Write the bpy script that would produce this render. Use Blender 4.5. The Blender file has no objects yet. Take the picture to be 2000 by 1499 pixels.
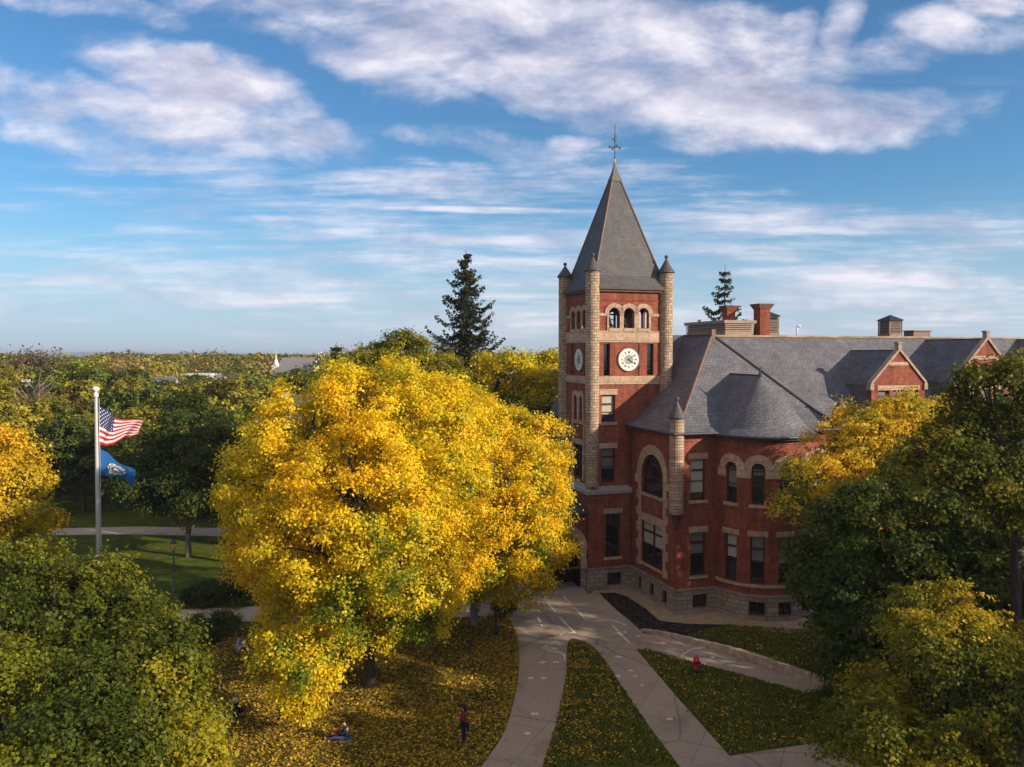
import bpy, bmesh, math, random
import numpy as np
from mathutils import Vector, Matrix
R = math.radians
random.seed(7)
sc = bpy.context.scene
COL = sc.collection
# ------------------------------------------------------------------ camera frame
F, H, HOR = 1600., 17., 693.
PITCH = math.atan((749.5 - HOR) / F)
CT, ST = math.cos(PITCH), math.sin(PITCH)
def ray(px, py):
    x = (px - 1000) / F; y = -(py - 749.5) / F
    return (x, CT + y * ST, -ST + y * CT)
def gp(px, py, z=0.):                       # ground point seen at a photo position
    d = ray(px, py); k = (z - H) / d[2]
    return (d[0] * k, d[1] * k)
def at(px, py, D):                          # point seen at a photo position, D metres ahead
    d = ray(px, py); k = D / d[1]
    return (d[0] * k, D, H + d[2] * k)
TH = math.atan(500 / F)
U = (math.cos(TH), math.sin(TH)); V = (-math.sin(TH), math.cos(TH))
C0 = gp(1320, 1200)
def W(u, v, z=0.): return (C0[0] + u * U[0] + v * V[0], C0[1] + u * U[1] + v * V[1], z)

cam = bpy.data.cameras.new('camera'); co = bpy.data.objects.new('camera', cam); COL.objects.link(co)
cam.sensor_width = 36; cam.lens = 36 * F / 2000; cam.clip_end = 20000; cam.clip_start = .1
co.location = (0, 0, H); co.rotation_euler = (R(90) - PITCH, 0, 0); sc.camera = co

# ------------------------------------------------------------------ materials
MATS = {}
class NT:
    def __init__(s, name):
        s.m = bpy.data.materials.new(name); s.m.use_nodes = True; s.t = s.m.node_tree
        s.b = s.t.nodes['Principled BSDF']; s.o = s.t.nodes['Material Output']
        MATS[name] = s.m
    def n(s, typ, **kw):
        nd = s.t.nodes.new(typ)
        for k, v in kw.items():
            if k.startswith('i_'):
                key = k[2:].replace('_', ' ')
                nd.inputs[key].default_value = v
            else: setattr(nd, k, v)
        return nd
    def l(s, a, b): s.t.links.new(a, b)
    def set(s, **kw):
        for k, v in kw.items(): s.b.inputs[k.replace('_', ' ')].default_value = v
def rgba(c): return (c[0], c[1], c[2], 1)
def ramp(nt, stops):
    r = nt.n('ShaderNodeValToRGB'); e = r.color_ramp.elements
    while len(e) < len(stops): e.new(.5)
    for x, (p, c) in zip(e, stops): x.position = p; x.color = rgba(c)
    return r
def plain(name, c, rough=.7, metal=0., spec=.3, noise=.0, nscale=3.):
    n = NT(name); n.set(Base_Color=rgba(c), Roughness=rough, Metallic=metal); n.b.inputs['Specular IOR Level'].default_value = spec
    if noise:
        tc = n.n('ShaderNodeTexCoord'); no = n.n('ShaderNodeTexNoise', i_Scale=nscale, i_Detail=6.)
        n.l(tc.outputs['Object'], no.inputs['Vector'])
        rp = ramp(n, [(.3, [q * (1 - noise) for q in c]), (.7, [min(1, q * (1 + noise)) for q in c])])
        n.l(no.outputs['Fac'], rp.inputs[0]); n.l(rp.outputs[0], n.b.inputs['Base Color'])
    return n.m
def bricky(name, c1, c2, mortar, bw, bh, ms=.012, blotch=.25, bump=.25, rough=.85, bias=0., spec=.2, nscale=1.3, offs=.5, streak=0.):
    n = NT(name); tc = n.n('ShaderNodeTexCoord')
    br = n.n('ShaderNodeTexBrick', offset=offs); br.inputs['Scale'].default_value = 1
    br.inputs['Brick Width'].default_value = bw; br.inputs['Row Height'].default_value = bh
    br.inputs['Mortar Size'].default_value = ms; br.inputs['Bias'].default_value = bias
    br.inputs['Mortar Smooth'].default_value = .3
    br.inputs['Color1'].default_value = rgba(c1); br.inputs['Color2'].default_value = rgba(c2); br.inputs['Mortar'].default_value = rgba(mortar)
    n.l(tc.outputs['UV'], br.inputs['Vector'])
    no = n.n('ShaderNodeTexNoise', i_Scale=nscale, i_Detail=7., i_Roughness=.65); n.l(tc.outputs['Object'], no.inputs['Vector'])
    mr = n.n('ShaderNodeMapRange'); mr.inputs[1].default_value = .25; mr.inputs[2].default_value = .75
    mr.inputs[3].default_value = 1 - blotch; mr.inputs[4].default_value = 1 + blotch; n.l(no.outputs['Fac'], mr.inputs[0])
    mx = n.n('ShaderNodeMix', data_type='RGBA', blend_type='MULTIPLY'); mx.inputs[0].default_value = 1
    n.l(br.outputs['Color'], mx.inputs[6]); n.l(mr.outputs[0], mx.inputs[7]); n.l(mx.outputs[2], n.b.inputs['Base Color'])
    if streak:                                                  # rain streaks and soot running down
        mp = n.n('ShaderNodeMapping'); mp.inputs['Scale'].default_value = (1.6, 1.6, .16); s2 = n.n('ShaderNodeTexNoise', i_Scale=1.5, i_Detail=8., i_Roughness=.7); n.l(tc.outputs['Object'], mp.inputs[0]); n.l(mp.outputs[0], s2.inputs[0])
        r2 = n.n('ShaderNodeMapRange'); r2.inputs[1].default_value = .3; r2.inputs[2].default_value = .7; r2.inputs[3].default_value = 1 - streak; r2.inputs[4].default_value = 1 + streak * .6; n.l(s2.outputs['Fac'], r2.inputs[0])
        m2 = n.n('ShaderNodeMix', data_type='RGBA', blend_type='MULTIPLY'); m2.inputs[0].default_value = 1; n.l(mx.outputs[2], m2.inputs[6]); n.l(r2.outputs[0], m2.inputs[7]); n.l(m2.outputs[2], n.b.inputs['Base Color'])
    bp = n.n('ShaderNodeBump', i_Strength=bump, i_Distance=.02); ad = n.n('ShaderNodeMath', operation='SUBTRACT')
    n.l(no.outputs['Fac'], ad.inputs[0]); n.l(br.outputs['Fac'], ad.inputs[1]); n.l(ad.outputs[0], bp.inputs['Height']); n.l(bp.outputs[0], n.b.inputs['Normal'])
    n.set(Roughness=rough); n.b.inputs['Specular IOR Level'].default_value = spec
    return n.m
BRICK = bricky('red_brick', (.31, .078, .042), (.19, .043, .028), (.24, .115, .08), .26, .095, .010, .34, .3, streak=.38)
STONE = bricky('sandstone', (.50, .35, .24), (.38, .26, .18), (.22, .15, .11), .9, .6, .012, .35, .9, nscale=4.)
TURST = bricky('coursed_granite', (.50, .36, .255), (.28, .195, .14), (.14, .10, .07), .34, .2, .018, .3, 1., nscale=3., bias=-.1)
BASEST = bricky('foundation_granite', (.34, .265, .205), (.23, .18, .145), (.13, .10, .085), .75, .3, .02, .25, 1., nscale=3.)
SLATE = bricky('roof_slate', (.145, .141, .156), (.102, .10, .113), (.045, .043, .047), .34, .24, .018, .28, .35, rough=.62, spec=.4, nscale=.7, streak=.25)
SPIRE = bricky('spire_slate', (.095, .088, .092), (.072, .067, .071), (.04, .036, .037), .3, .2, .012, .2, .35, rough=.62, spec=.4, nscale=.7, streak=.25)
PSLATE = bricky('porch_slate', (.075, .08, .09), (.045, .05, .058), (.02, .02, .024), .3, .22, .02, .3, .6, rough=.6, spec=.4)
COPPER = plain('dark_copper', (.10, .055, .04), .6, 0, .3, .3, 2.)
RIDGE = plain('ridge_metal', (.19, .115, .08), .6, 0, .3, .3, 2.)
GUTTER = plain('gutter_iron', (.03, .03, .033), .5, 0, .4)
CAPM = plain('turret_cap_slate', (.075, .066, .066), .6, 0, .4, .25, 5.)
SASH = plain('maroon_sash', (.075, .022, .018), .55, 0, .4)
GLASS = plain('window_glass', (.012, .016, .022), .06, 0, .9)
BLIND = plain('window_blind', (.42, .40, .33), .35, 0, .5, .08, 2.)
BLINDD = plain('dim_blind', (.17, .165, .15), .3, 0, .6, .08, 2.)
DARK = plain('dark_interior', (.012, .011, .011), .9)
LEDGE = plain('pale_ledge', (.33, .29, .285), .7, 0, .3, .2, 3.)
TANP = plain('tan_panel', (.30, .215, .165), .7, 0, .3, .15, 2.)
BROWNL = plain('brown_louver', (.085, .06, .055), .6, 0, .3)
WOODL = plain('weathered_louver', (.24, .175, .13), .7, 0, .3, .2, 4.)
DIAL = plain('clock_dial', (.72, .70, .66), .5)
DIALG = plain('clock_centre', (.30, .31, .30), .5)
BLACK = plain('black_paint', (.012, .012, .013), .4, 0, .5)
BRONZE = plain('bronze', (.10, .09, .085), .35, .7, .5)
ASPH = None
WHITE = plain('white_paint', (.72, .70, .67), .5)
GOLD = plain('gilded', (.6, .38, .1), .35, .8)
def foliage(name, transl=.3, rough=.55):
    n = NT(name); t = n.t
    a = n.n('ShaderNodeAttribute', attribute_name='col'); oi = n.n('ShaderNodeObjectInfo')
    mx = n.n('ShaderNodeMix', data_type='RGBA', blend_type='MULTIPLY'); mx.inputs[0].default_value = 1
    n.l(a.outputs['Color'], mx.inputs[6]); n.l(oi.outputs['Color'], mx.inputs[7])
    n.l(mx.outputs[2], n.b.inputs['Base Color']); n.set(Roughness=rough); n.b.inputs['Specular IOR Level'].default_value = .25
    tr = n.n('ShaderNodeBsdfTranslucent'); n.l(mx.outputs[2], tr.inputs['Color'])
    ms = n.n('ShaderNodeMixShader'); ms.inputs[0].default_value = transl
    n.l(n.b.outputs[0], ms.inputs[1]); n.l(tr.outputs[0], ms.inputs[2]); n.l(ms.outputs[0], n.o.inputs['Surface'])
    return n.m
LEAF = foliage('leaves', .46)
FARLEAF = foliage('wood_leaves', .25)
LITTER = foliage('fallen_leaf', .05, .8)
def barkm(name, c):
    n = NT(name); tc = n.n('ShaderNodeTexCoord'); mp = n.n('ShaderNodeMapping'); mp.inputs['Scale'].default_value = (6, 6, 1)
    no = n.n('ShaderNodeTexNoise', i_Scale=2., i_Detail=6.); n.l(tc.outputs['Object'], mp.inputs[0]); n.l(mp.outputs[0], no.inputs[0])
    rp = ramp(n, [(.3, [q * .5 for q in c]), (.7, [q * 1.4 for q in c])]); n.l(no.outputs['Fac'], rp.inputs[0]); n.l(rp.outputs[0], n.b.inputs['Base Color'])
    bp = n.n('ShaderNodeBump', i_Strength=.6, i_Distance=.04); n.l(no.outputs['Fac'], bp.inputs['Height']); n.l(bp.outputs[0], n.b.inputs['Normal']); n.set(Roughness=.9)
    return n.m
BARK = barkm('bark', (.055, .042, .032))
BARKL = barkm('pale_bark', (.20, .16, .125))

# ------------------------------------------------------------------ mesh helpers
def autouv(me):
    n = len(me.loops)
    if not n: return
    lv = np.empty(n, np.int32); me.loops.foreach_get('vertex_index', lv)
    co_ = np.empty(len(me.vertices) * 3, np.float32); me.vertices.foreach_get('co', co_); co_ = co_.reshape(-1, 3)
    nf = len(me.polygons); fn = np.empty(nf * 3, np.float32); me.polygons.foreach_get('normal', fn); fn = fn.reshape(-1, 3)
    tot = np.empty(nf, np.int32); me.polygons.foreach_get('loop_total', tot)
    ln = np.repeat(fn, tot, axis=0)
    t = np.stack([-ln[:, 1], ln[:, 0], np.zeros(n)], 1); L = np.linalg.norm(t, axis=1)
    flat = L < 1e-3; t[flat] = (1, 0, 0); L[flat] = 1; t /= L[:, None]
    b = np.cross(ln, t); p = co_[lv]
    uv = np.stack([(p * t).sum(1), (p * b).sum(1)], 1)
    ul = me.uv_layers.new(name='UVMap'); ul.data.foreach_set('uv', uv.astype(np.float32).ravel())
class MB:
    def __init__(s): s.v = []; s.f = []; s.mi = []
    def add(s, vs, fs, mi=0):
        o = len(s.v); s.v += [tuple(p) for p in vs]
        for f in fs: s.f.append(tuple(i + o for i in f)); s.mi.append(mi)
        return s
    def quad(s, a, b, c, d, mi=0): return s.add([a, b, c, d], [(0, 1, 2, 3)], mi)
    def box(s, x0, x1, y0, y1, z0, z1, mi=0):
        vs = [(x, y, z) for z in (z0, z1) for y in (y0, y1) for x in (x0, x1)]
        return s.add(vs, [(0, 2, 3, 1), (4, 5, 7, 6), (0, 1, 5, 4), (2, 6, 7, 3), (0, 4, 6, 2), (1, 3, 7, 5)], mi)
    def mbox(s, M, s0, s1, z0, z1, d0, d1, n=1, mi=0):      # box in wall coordinates, curved walls get n slices
        for i in range(n):
            a = s0 + (s1 - s0) * i / n; b = s0 + (s1 - s0) * (i + 1) / n
            vs = [M(q, z, d) for z in (z0, z1) for d in (d0, d1) for q in (a, b)]
            fs = [(0, 2, 3, 1), (4, 5, 7, 6), (0, 1, 5, 4), (2, 6, 7, 3)]
            if i == 0: fs.append((0, 4, 6, 2))
            if i == n - 1: fs.append((1, 3, 7, 5))
            s.add(vs, fs, mi)
        return s
    def tube(s, pts, rad, n=8, mi=0, cap=True):
        pts = [Vector(p) for p in pts]
        if not hasattr(rad, '__len__'): rad = [rad] * len(pts)
        o = len(s.v); prev = None
        for i, p in enumerate(pts):
            d = (pts[min(i + 1, len(pts) - 1)] - pts[max(i - 1, 0)]).normalized()
            ref = Vector((0, 0, 1)) if abs(d.z) < .9 else Vector((1, 0, 0))
            a = d.cross(ref).normalized() if prev is None else (prev - d * prev.dot(d)).normalized()
            prev = a; b = d.cross(a)
            for k in range(n):
                t = 2 * math.pi * k / n; s.v.append(tuple(p + (a * math.cos(t) + b * math.sin(t)) * rad[i]))
        for i in range(len(pts) - 1):
            for k in range(n):
                s.f.append((o + i * n + k, o + i * n + (k + 1) % n, o + (i + 1) * n + (k + 1) % n, o + (i + 1) * n + k)); s.mi.append(mi)
        if cap:
            s.f.append(tuple(o + k for k in range(n))[::-1]); s.mi.append(mi)
            e = o + (len(pts) - 1) * n; s.f.append(tuple(e + k for k in range(n))); s.mi.append(mi)
        return s
    def lathe(s, c, prof, n=16, mi=0):                          # prof: (r, z) from bottom up
        o = len(s.v)
        for r, z in prof:
            for k in range(n):
                t = 2 * math.pi * k / n; s.v.append((c[0] + r * math.cos(t), c[1] + r * math.sin(t), c[2] + z))
        for i in range(len(prof) - 1):
            for k in range(n):
                s.f.append((o + i * n + k, o + i * n + (k + 1) % n, o + (i + 1) * n + (k + 1) % n, o + (i + 1) * n + k)); s.mi.append(mi)
        s.f.append(tuple(o + k for k in range(n))[::-1]); s.mi.append(mi)
        e = o + (len(prof) - 1) * n; s.f.append(tuple(e + k for k in range(n))); s.mi.append(mi)
        return s
    def build(s, name, mats, parent=None, smooth=False, loc=None):
        me = bpy.data.meshes.new(name); me.from_pydata(s.v, [], s.f)
        if not isinstance(mats, (list, tuple)): mats = [mats]
        for m in mats: me.materials.append(m)
        if len(mats) > 1: me.polygons.foreach_set('material_index', s.mi)
        if smooth: me.shade_smooth()
        me.update(); autouv(me)
        o = bpy.data.objects.new(name, me); COL.objects.link(o)
        if parent: o.parent = parent
        if loc: o.location = loc
        return o
def tag(o, label=None, cat=None, group=None, kind=None):
    for k, v in (('label', label), ('category', cat), ('group', group), ('kind', kind)):
        if v: o[k] = v
    return o
def empty(name, loc, rz=0., label=None, cat=None, group=None):
    o = bpy.data.objects.new(name, None); COL.objects.link(o); o.location = loc; o.rotation_euler = (0, 0, rz); o.empty_display_size = .3
    return tag(o, label, cat, group)
def sheet(name, pts, z, mat, kind='structure', sub=0):
    me = bpy.data.meshes.new(name); bm = bmesh.new()
    vs = [bm.verts.new((p[0], p[1], z)) for p in pts]; f = bm.faces.new(vs)
    bmesh.ops.recalc_face_normals(bm, faces=[f])
    if f.normal.z < 0: f.normal_flip()
    bmesh.ops.triangulate(bm, faces=[f]); bm.to_mesh(me); bm.free(); me.materials.append(mat); autouv(me)
    o = bpy.data.objects.new(name, me); COL.objects.link(o); o['kind'] = kind
    return o

# ------------------------------------------------------------------ foliage (numpy)
def leafmesh(name, P, N, size, col, mat, parent=None, aspect=.75, jit=.5, rng=None):
    """one quad per leaf: P centres, N normals, size per leaf, col Nx3"""
    rng = rng or np.random.default_rng(1); n = len(P)
    ref = rng.normal(size=(n, 3)); A = np.cross(N, ref); A /= np.linalg.norm(A, axis=1)[:, None] + 1e-9
    B = np.cross(N, A); s = (size * (1 + jit * rng.uniform(-1, 1, n)))[:, None] * .5
    a = A * s; b = B * s * aspect
    bend = N * s * .35
    vs = np.stack([P - a, P - b * 1. + bend * .0 + a * .1, P + a, P + b + a * .1 + bend], 1).reshape(-1, 3).astype(np.float32)
    me = bpy.data.meshes.new(name); me.vertices.add(4 * n); me.vertices.foreach_set('co', vs.ravel())
    me.loops.add(4 * n); me.loops.foreach_set('vertex_index', np.arange(4 * n, dtype=np.int32))
    me.polygons.add(n); me.polygons.foreach_set('loop_start', np.arange(0, 4 * n, 4, dtype=np.int32))
    me.update(calc_edges=True)
    at_ = me.attributes.new('col', 'FLOAT_COLOR', 'FACE'); c4 = np.ones((n, 4), np.float32); c4[:, :3] = np.clip(col, 0, 1)
    at_.data.foreach_set('color', c4.ravel()); me.materials.append(mat)
    o = bpy.data.objects.new(name, me); COL.objects.link(o)
    if parent: o.parent = parent
    return o
def lf(P, rng, k=.25):                                          # smooth pseudo-noise in -1..1
    ph = rng.uniform(0, 6.28, 8); d = rng.normal(size=(8, 3)) * k
    return sum(np.sin(P @ d[i] * (1 + .4 * i) + ph[i]) for i in range(8)) / 3.2
def crown_points(lobes, nclump, per, rng, spread=.45, shell=.16, flat=.6, inner=.2, droop=0., sub=.34, gap=.12, spray=0., sup=0.):
    """lobes carry sub-lobes (boughs), boughs carry leaf clumps, clumps carry leaves"""
    L = np.array(lobes, float)
    if L.shape[1] == 4: L = np.concatenate([L, L[:, 3:4], L[:, 3:4]], 1)
    SC_, SR, SD = [], [], []
    for i, l in enumerate(L):
        rm = l[3:6].mean(); rs = min(max(sub * rm, .26), 1.15); k = max(7, int(3.3 * (rm / rs) ** 2))
        d = rng.normal(size=(k * 2, 3)); d /= np.linalg.norm(d, axis=1)[:, None]; d = d[d[:, 2] > -.8][:k]
        r = rs * rng.uniform(.65, 1.35, len(d)); c = l[:3] + d * (l[3:6] * rng.uniform(.82, 1.14, (len(d), 1)) - r[:, None] * .6)
        ok = rng.uniform(size=len(d)) > gap
        for j in range(len(L)):
            if j != i: ok &= np.linalg.norm((c - L[j, :3]) / L[j, 3:6], axis=1) > .62
        SC_.append(c[ok]); SR.append(r[ok]); SD.append(d[ok])
    SC_, SR, SD = np.concatenate(SC_), np.concatenate(SR), np.concatenate(SD)
    m = nclump; ch = rng.choice(len(SC_), m, p=SR ** 2 / (SR ** 2).sum())
    e = rng.normal(size=(m, 3)) + SD[ch] * .9 + [0, 0, .25]; e /= np.linalg.norm(e, axis=1)[:, None]
    rr = np.where(rng.uniform(size=m) < inner, rng.uniform(.1, .8, m), rng.uniform(.78, 1.12, m))
    P = SC_[ch] + e * (SR[ch] * rr)[:, None] * [1, 1, .8]
    keep = P[:, 2] > .3; P, e, ch = P[keep], e[keep], ch[keep]
    n = len(P); cl = np.repeat(np.arange(n), per); sg = spread * rng.uniform(.45, 1.15, n)[cl]
    off = rng.normal(size=(n * per, 3)) * sg[:, None]; off[:, 2] *= flat
    Q = P[cl] + off
    if spray:                                                   # leafy shoots reaching outwards
        g = e * [1, 1, .5] + [0, 0, sup] + rng.normal(size=e.shape) * .45; g /= np.linalg.norm(g, axis=1)[:, None]; s = rng.uniform(-.3, 1, n * per)
        Q += g[cl] * (s * spray * rng.uniform(.4, 1.5, n)[cl])[:, None]; Q[:, 2] -= droop * np.clip(s, 0, 1) ** 2 * spray
    o = off / (np.linalg.norm(off, axis=1)[:, None] + 1e-6)
    N = e[cl] * .75 + o * .25 + np.array([0, 0, .35]) + rng.normal(size=Q.shape) * .38
    N /= np.linalg.norm(N, axis=1)[:, None]
    global SUBOF; SUBOF = ch[cl]
    return P, Q, N, cl
SUBOF = np.zeros(1, int)
def mixc(a, b, t): return a * (1 - t[:, None]) + b * t[:, None]
def colours(Q, cl, rng, pal, k=.22, rnd=.18, clump=.25, bias=None):
    """pal: list of colours; a smooth field plus clump and leaf randomness picks among them"""
    t = .5 + .30 * lf(Q, rng, k) + rng.normal(0, clump, cl.max() + 1)[cl] * .35 + (rng.normal(0, clump, SUBOF.max() + 1)[SUBOF] * .55 if len(SUBOF) == len(Q) else 0) + rng.normal(0, rnd, len(Q)) * .6
    if bias is not None: t = t + bias
    t = np.clip(t, 0, .999) * (len(pal) - 1); i = t.astype(int); f = t - i
    pal = np.array(pal); c = mixc(pal[i], pal[i + 1], f)
    return c * (1 + rng.normal(0, .12, len(Q)))[:, None]
def limbs(mb, base, lobes, rng, r0=.3, extra=None, fork=.35):
    """trunk and limbs reaching into every lobe"""
    L = np.array(lobes, float); base = np.array(base, float)
    cx = L[:, :3].mean(0); top = L[:, 2].max()
    tp = [base, base + (cx - base) * np.array([.05, .05, 0]) + (0, 0, (cx[2] - base[2]) * fork), base * .35 + cx * .65, cx * [1, 1, 0] + [0, 0, top]]
    tp[2][2] = base[2] + (cx[2] - base[2]) * .75
    mb.tube([base - (0, 0, .3)] + tp[:1] + tp[1:], [r0 * 1.25, r0 * 1.05, r0 * .8, r0 * .5, r0 * .1], 9)
    for i, l in enumerate(L):
        a = tp[1] if i % 2 else tp[2]; c = l[:3]; mid = a * .5 + c * .5 + rng.normal(0, .25, 3) + (0, 0, -.2)
        mb.tube([a, mid, c], [r0 * .5, r0 * .3, r0 * .14], 6)
        rr = l[3]
        for j in range(4):
            d = rng.normal(size=3); d /= np.linalg.norm(d); d[2] = abs(d[2]) * .8
            mb.tube([c * .6 + mid * .4, c + d * rr * .45 + rng.normal(0, .1, 3), c + d * rr * .92], [r0 * .16, r0 * .1, .02], 4)
def tree(name, label, group, base, lobes, pal, nclump, per, size, seed, spread=.45, bark=None, r0=.3, mat=None, cat='tree', col_k=.22, bias=None, twigs=0, flat=.6, inner=.2, shell=.16, droop=0., fork=.35, clump=.25, **kw):
    rng = np.random.default_rng(seed); root = empty(name, (base[0], base[1], base[2] if len(base) > 2 else 0), 0, label, cat, group)
    b = np.array([base[0], base[1], 0.]); Lw = [[l[0] - b[0], l[1] - b[1], l[2]] + list(l[3:]) for l in lobes]
    P, Q, N, cl = crown_points(Lw, nclump, per, rng, spread, shell, flat, inner, droop, **kw)
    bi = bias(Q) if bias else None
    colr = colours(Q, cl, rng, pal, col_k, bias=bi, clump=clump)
    leafmesh('crown', Q, N, np.full(len(Q), size), colr, mat or LEAF, root, rng=rng)
    mb = MB(); limbs(mb, (0, 0, 0), Lw, rng, r0, fork=fork)
    LL = np.array([l[:3] for l in Lw])
    for i in range(twigs):
        p = P[rng.integers(len(P))]; c = LL[np.argmin(np.linalg.norm(LL - p, axis=1))]
        mb.tube([c * .7 + p * .3, (c + p) / 2 + (0, 0, .15), p], [.05, .035, .015], 4)
    mb.build('trunk', bark or BARK, root, True)
    return root
# ------------------------------------------------------------------ sky, clouds and sun
SUN_AZ, SUN_EL = R(66), R(20.5)                 # azimuth measured from -Y towards +X
sdir = Vector((math.sin(SUN_AZ) * math.cos(SUN_EL), -math.cos(SUN_AZ) * math.cos(SUN_EL), math.sin(SUN_EL)))
sl = bpy.data.lights.new('sun', 'SUN'); sl.energy = 5.0; sl.angle = R(.53); sl.color = (1., .86, .68)
so = bpy.data.objects.new('sun', sl); COL.objects.link(so); so.rotation_euler = (-sdir).to_track_quat('-Z', 'Y').to_euler(); so.location = (60, -40, 60)
wd = bpy.data.worlds.new('World'); sc.world = wd; wd.use_nodes = True; wt = wd.node_tree
for n_ in list(wt.nodes): wt.nodes.remove(n_)
def wn(typ, ins=None, **kw):
    nd = wt.nodes.new(typ)
    for k, v in kw.items(): setattr(nd, k, v)
    for k, v in (ins or {}).items():
        if hasattr(v, 'is_output') or isinstance(v, bpy.types.NodeSocket): wt.links.new(v, nd.inputs[k])
        else: nd.inputs[k].default_value = v
    return nd
def wm(op, a, b=0., c=None, clamp=False):
    ins = {0: a, 1: b}
    if c is not None: ins[2] = c
    return wn('ShaderNodeMath', ins, operation=op, use_clamp=clamp).outputs[0]
def wmr(v, a, b, c, d, typ='SMOOTHSTEP'):
    return wn('ShaderNodeMapRange', {0: v, 1: a, 2: b, 3: c, 4: d}, interpolation_type=typ).outputs[0]
sky = wn('ShaderNodeTexSky', sky_type='NISHITA', sun_disc=False, sun_elevation=SUN_EL, sun_rotation=math.pi - SUN_AZ, air_density=1.0, dust_density=.6, ozone_density=2.2)
tc = wn('ShaderNodeTexCoord'); sx = wn('ShaderNodeSeparateXYZ', {0: tc.outputs['Generated']})
X, Y, Z = sx.outputs
yy = wm('MAXIMUM', Y, .05); A_ = wm('DIVIDE', X, yy); E_ = wm('DIVIDE', Z, yy)     # tangent of bearing and of height
front = wmr(Y, .1, .3, 0, 1)
ae0 = wn('ShaderNodeCombineXYZ', {0: A_, 1: E_, 2: 0.}).outputs[0]
wv_ = wn('ShaderNodeTexNoise', {0: ae0, 'Scale': 4.2, 'Detail': 7., 'Roughness': .6}).outputs[1]
wv_ = wn('ShaderNodeVectorMath', {0: wv_, 1: (.5, .5, .5)}, operation='SUBTRACT').outputs[0]
wv_ = wn('ShaderNodeVectorMath', {0: wv_, 1: (.15, .09, 0)}, operation='MULTIPLY').outputs[0]
ae = wn('ShaderNodeVectorMath', {0: ae0, 1: wv_}, operation='ADD').outputs[0]
zc = wm('ADD', wm('MAXIMUM', Z, 0.), .055)
pl = wn('ShaderNodeCombineXYZ', {0: wm('DIVIDE', X, zc), 1: wm('DIVIDE', Y, zc), 2: 3.7}).outputs[0]   # flat cloud deck
def noise(vec, scale, detail=8., rough=.55, dist=0., off=None, sc3=None):
    if off or sc3:
        mp = wn('ShaderNodeMapping', {0: vec}); mp.inputs['Location'].default_value = off or (0, 0, 0); mp.inputs['Scale'].default_value = sc3 or (1, 1, 1); vec = mp.outputs[0]
    return wn('ShaderNodeTexNoise', {0: vec, 'Scale': scale, 'Detail': detail, 'Roughness': rough, 'Distortion': dist}).outputs[0]
def blob(px, py, wx, wy, ang=0., k=1., src=None):
    mp = wn('ShaderNodeMapping', {0: src or ae}, vector_type='TEXTURE')
    mp.inputs['Location'].default_value = ((px - 1000) / F, (HOR - py) / F, 0); mp.inputs['Rotation'].default_value = (0, 0, R(ang))
    mp.inputs['Scale'].default_value = (wx / F, wy / F, 1)
    ln = wn('ShaderNodeVectorMath', {0: mp.outputs[0]}, operation='LENGTH').outputs['Value']
    return wmr(ln, .25, 1.25, k, 0)
def acc(bl):
    r = bl[0]
    for b in bl[1:]: r = wm('MAXIMUM', r, b)
    return r
warp = noise(ae, 3.2, 5., .6)
# cumulus and broken cloud masses
mass = acc([blob(1000, 40, 760, 120, -5), blob(830, 95, 400, 95, -14, .9), blob(1320, 190, 430, 130, -7, 1.05), blob(1640, 225, 400, 90, 4, 1.0), blob(1000, 150, 270, 85, -22, .9),
            blob(1535, 50, 62, 40, 30, .74), blob(1560, 80, 45, 60, -20, .66), blob(1640, 75, 75, 110, -20, .85), blob(1850, 70, 130, 70, -20, .95), blob(1920, 10, 90, 60, 0, .8), blob(380, 175, 260, 85, -16, 1.), blob(370, 135, 90, 50, 0, 1.1), blob(310, 240, 330, 75, -12, .95),
            blob(560, 265, 230, 62, -14, .75), blob(70, 210, 210, 85, -14, .8), blob(40, 275, 110, 45, -10, .7), blob(1100, 315, 130, 45, 20, .62), blob(560, 430, 90, 22, -8, .75), blob(200, 25, 300, 45, -8, .62), blob(1200, 110, 620, 130, -4, .95), blob(1500, 270, 330, 55, 2, .9), blob(700, 130, 330, 70, -18, .8), blob(250, 300, 420, 60, -8, .7), blob(950, 300, 300, 40, -10, .55),
            blob(1700, 120, 420, 75, 8, .72), blob(640, 20, 420, 75, -5, .9)])
nA = noise(ae0, 5., 12., .60, .2, sc3=(1, 2.2, 1)); nA2 = noise(ae0, 5., 12., .60, .2, off=(-.016, -.022 * 2.2, 0), sc3=(1, 2.2, 1))
fm = wm('ADD', wm('MULTIPLY', mass, .86), wm('MULTIPLY', wm('SUBTRACT', nA, .5), 1.7))
dA = wm('MULTIPLY', wmr(fm, .22, 1.02, 0, .95), wmr(mass, 0., .25, 0, 1))
# thin streaks: a stretched noise on the flat deck, more of it low down
nB = noise(pl, 1.3, 11., .64, .3, sc3=(.6, 1.0, 1)); nC = noise(ae0, 3.4, 11., .66, .15, sc3=(1., 10., 1))
streak = acc([blob(640, 355, 620, 42, -3, .85), blob(960, 413, 300, 10, -1, 1.3, ae0), blob(560, 425, 70, 14, -10, .9), blob(300, 392, 450, 45, 0, .5), blob(1000, 480, 1100, 110, 0, .72), blob(1600, 440, 560, 60, -2, .8), blob(1720, 560, 520, 60, 2, .85),
              blob(500, 560, 1000, 90, 0, .8), blob(1300, 620, 1000, 60, 0, .85), blob(215, 580, 70, 6, 0, 1.1), blob(1430, 560, 300, 40, 0, .6), blob(330, 460, 220, 40, 0, .6), blob(1150, 300, 190, 30, 12, .4), blob(1260, 355, 220, 30, 0, .4)])
fs = wm('ADD', wm('MULTIPLY', streak, .62), wm('MULTIPLY', wm('SUBTRACT', wm('ADD', wm('MULTIPLY', nC, .6), wm('MULTIPLY', nB, .4)), .5), 3.4))
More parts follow.
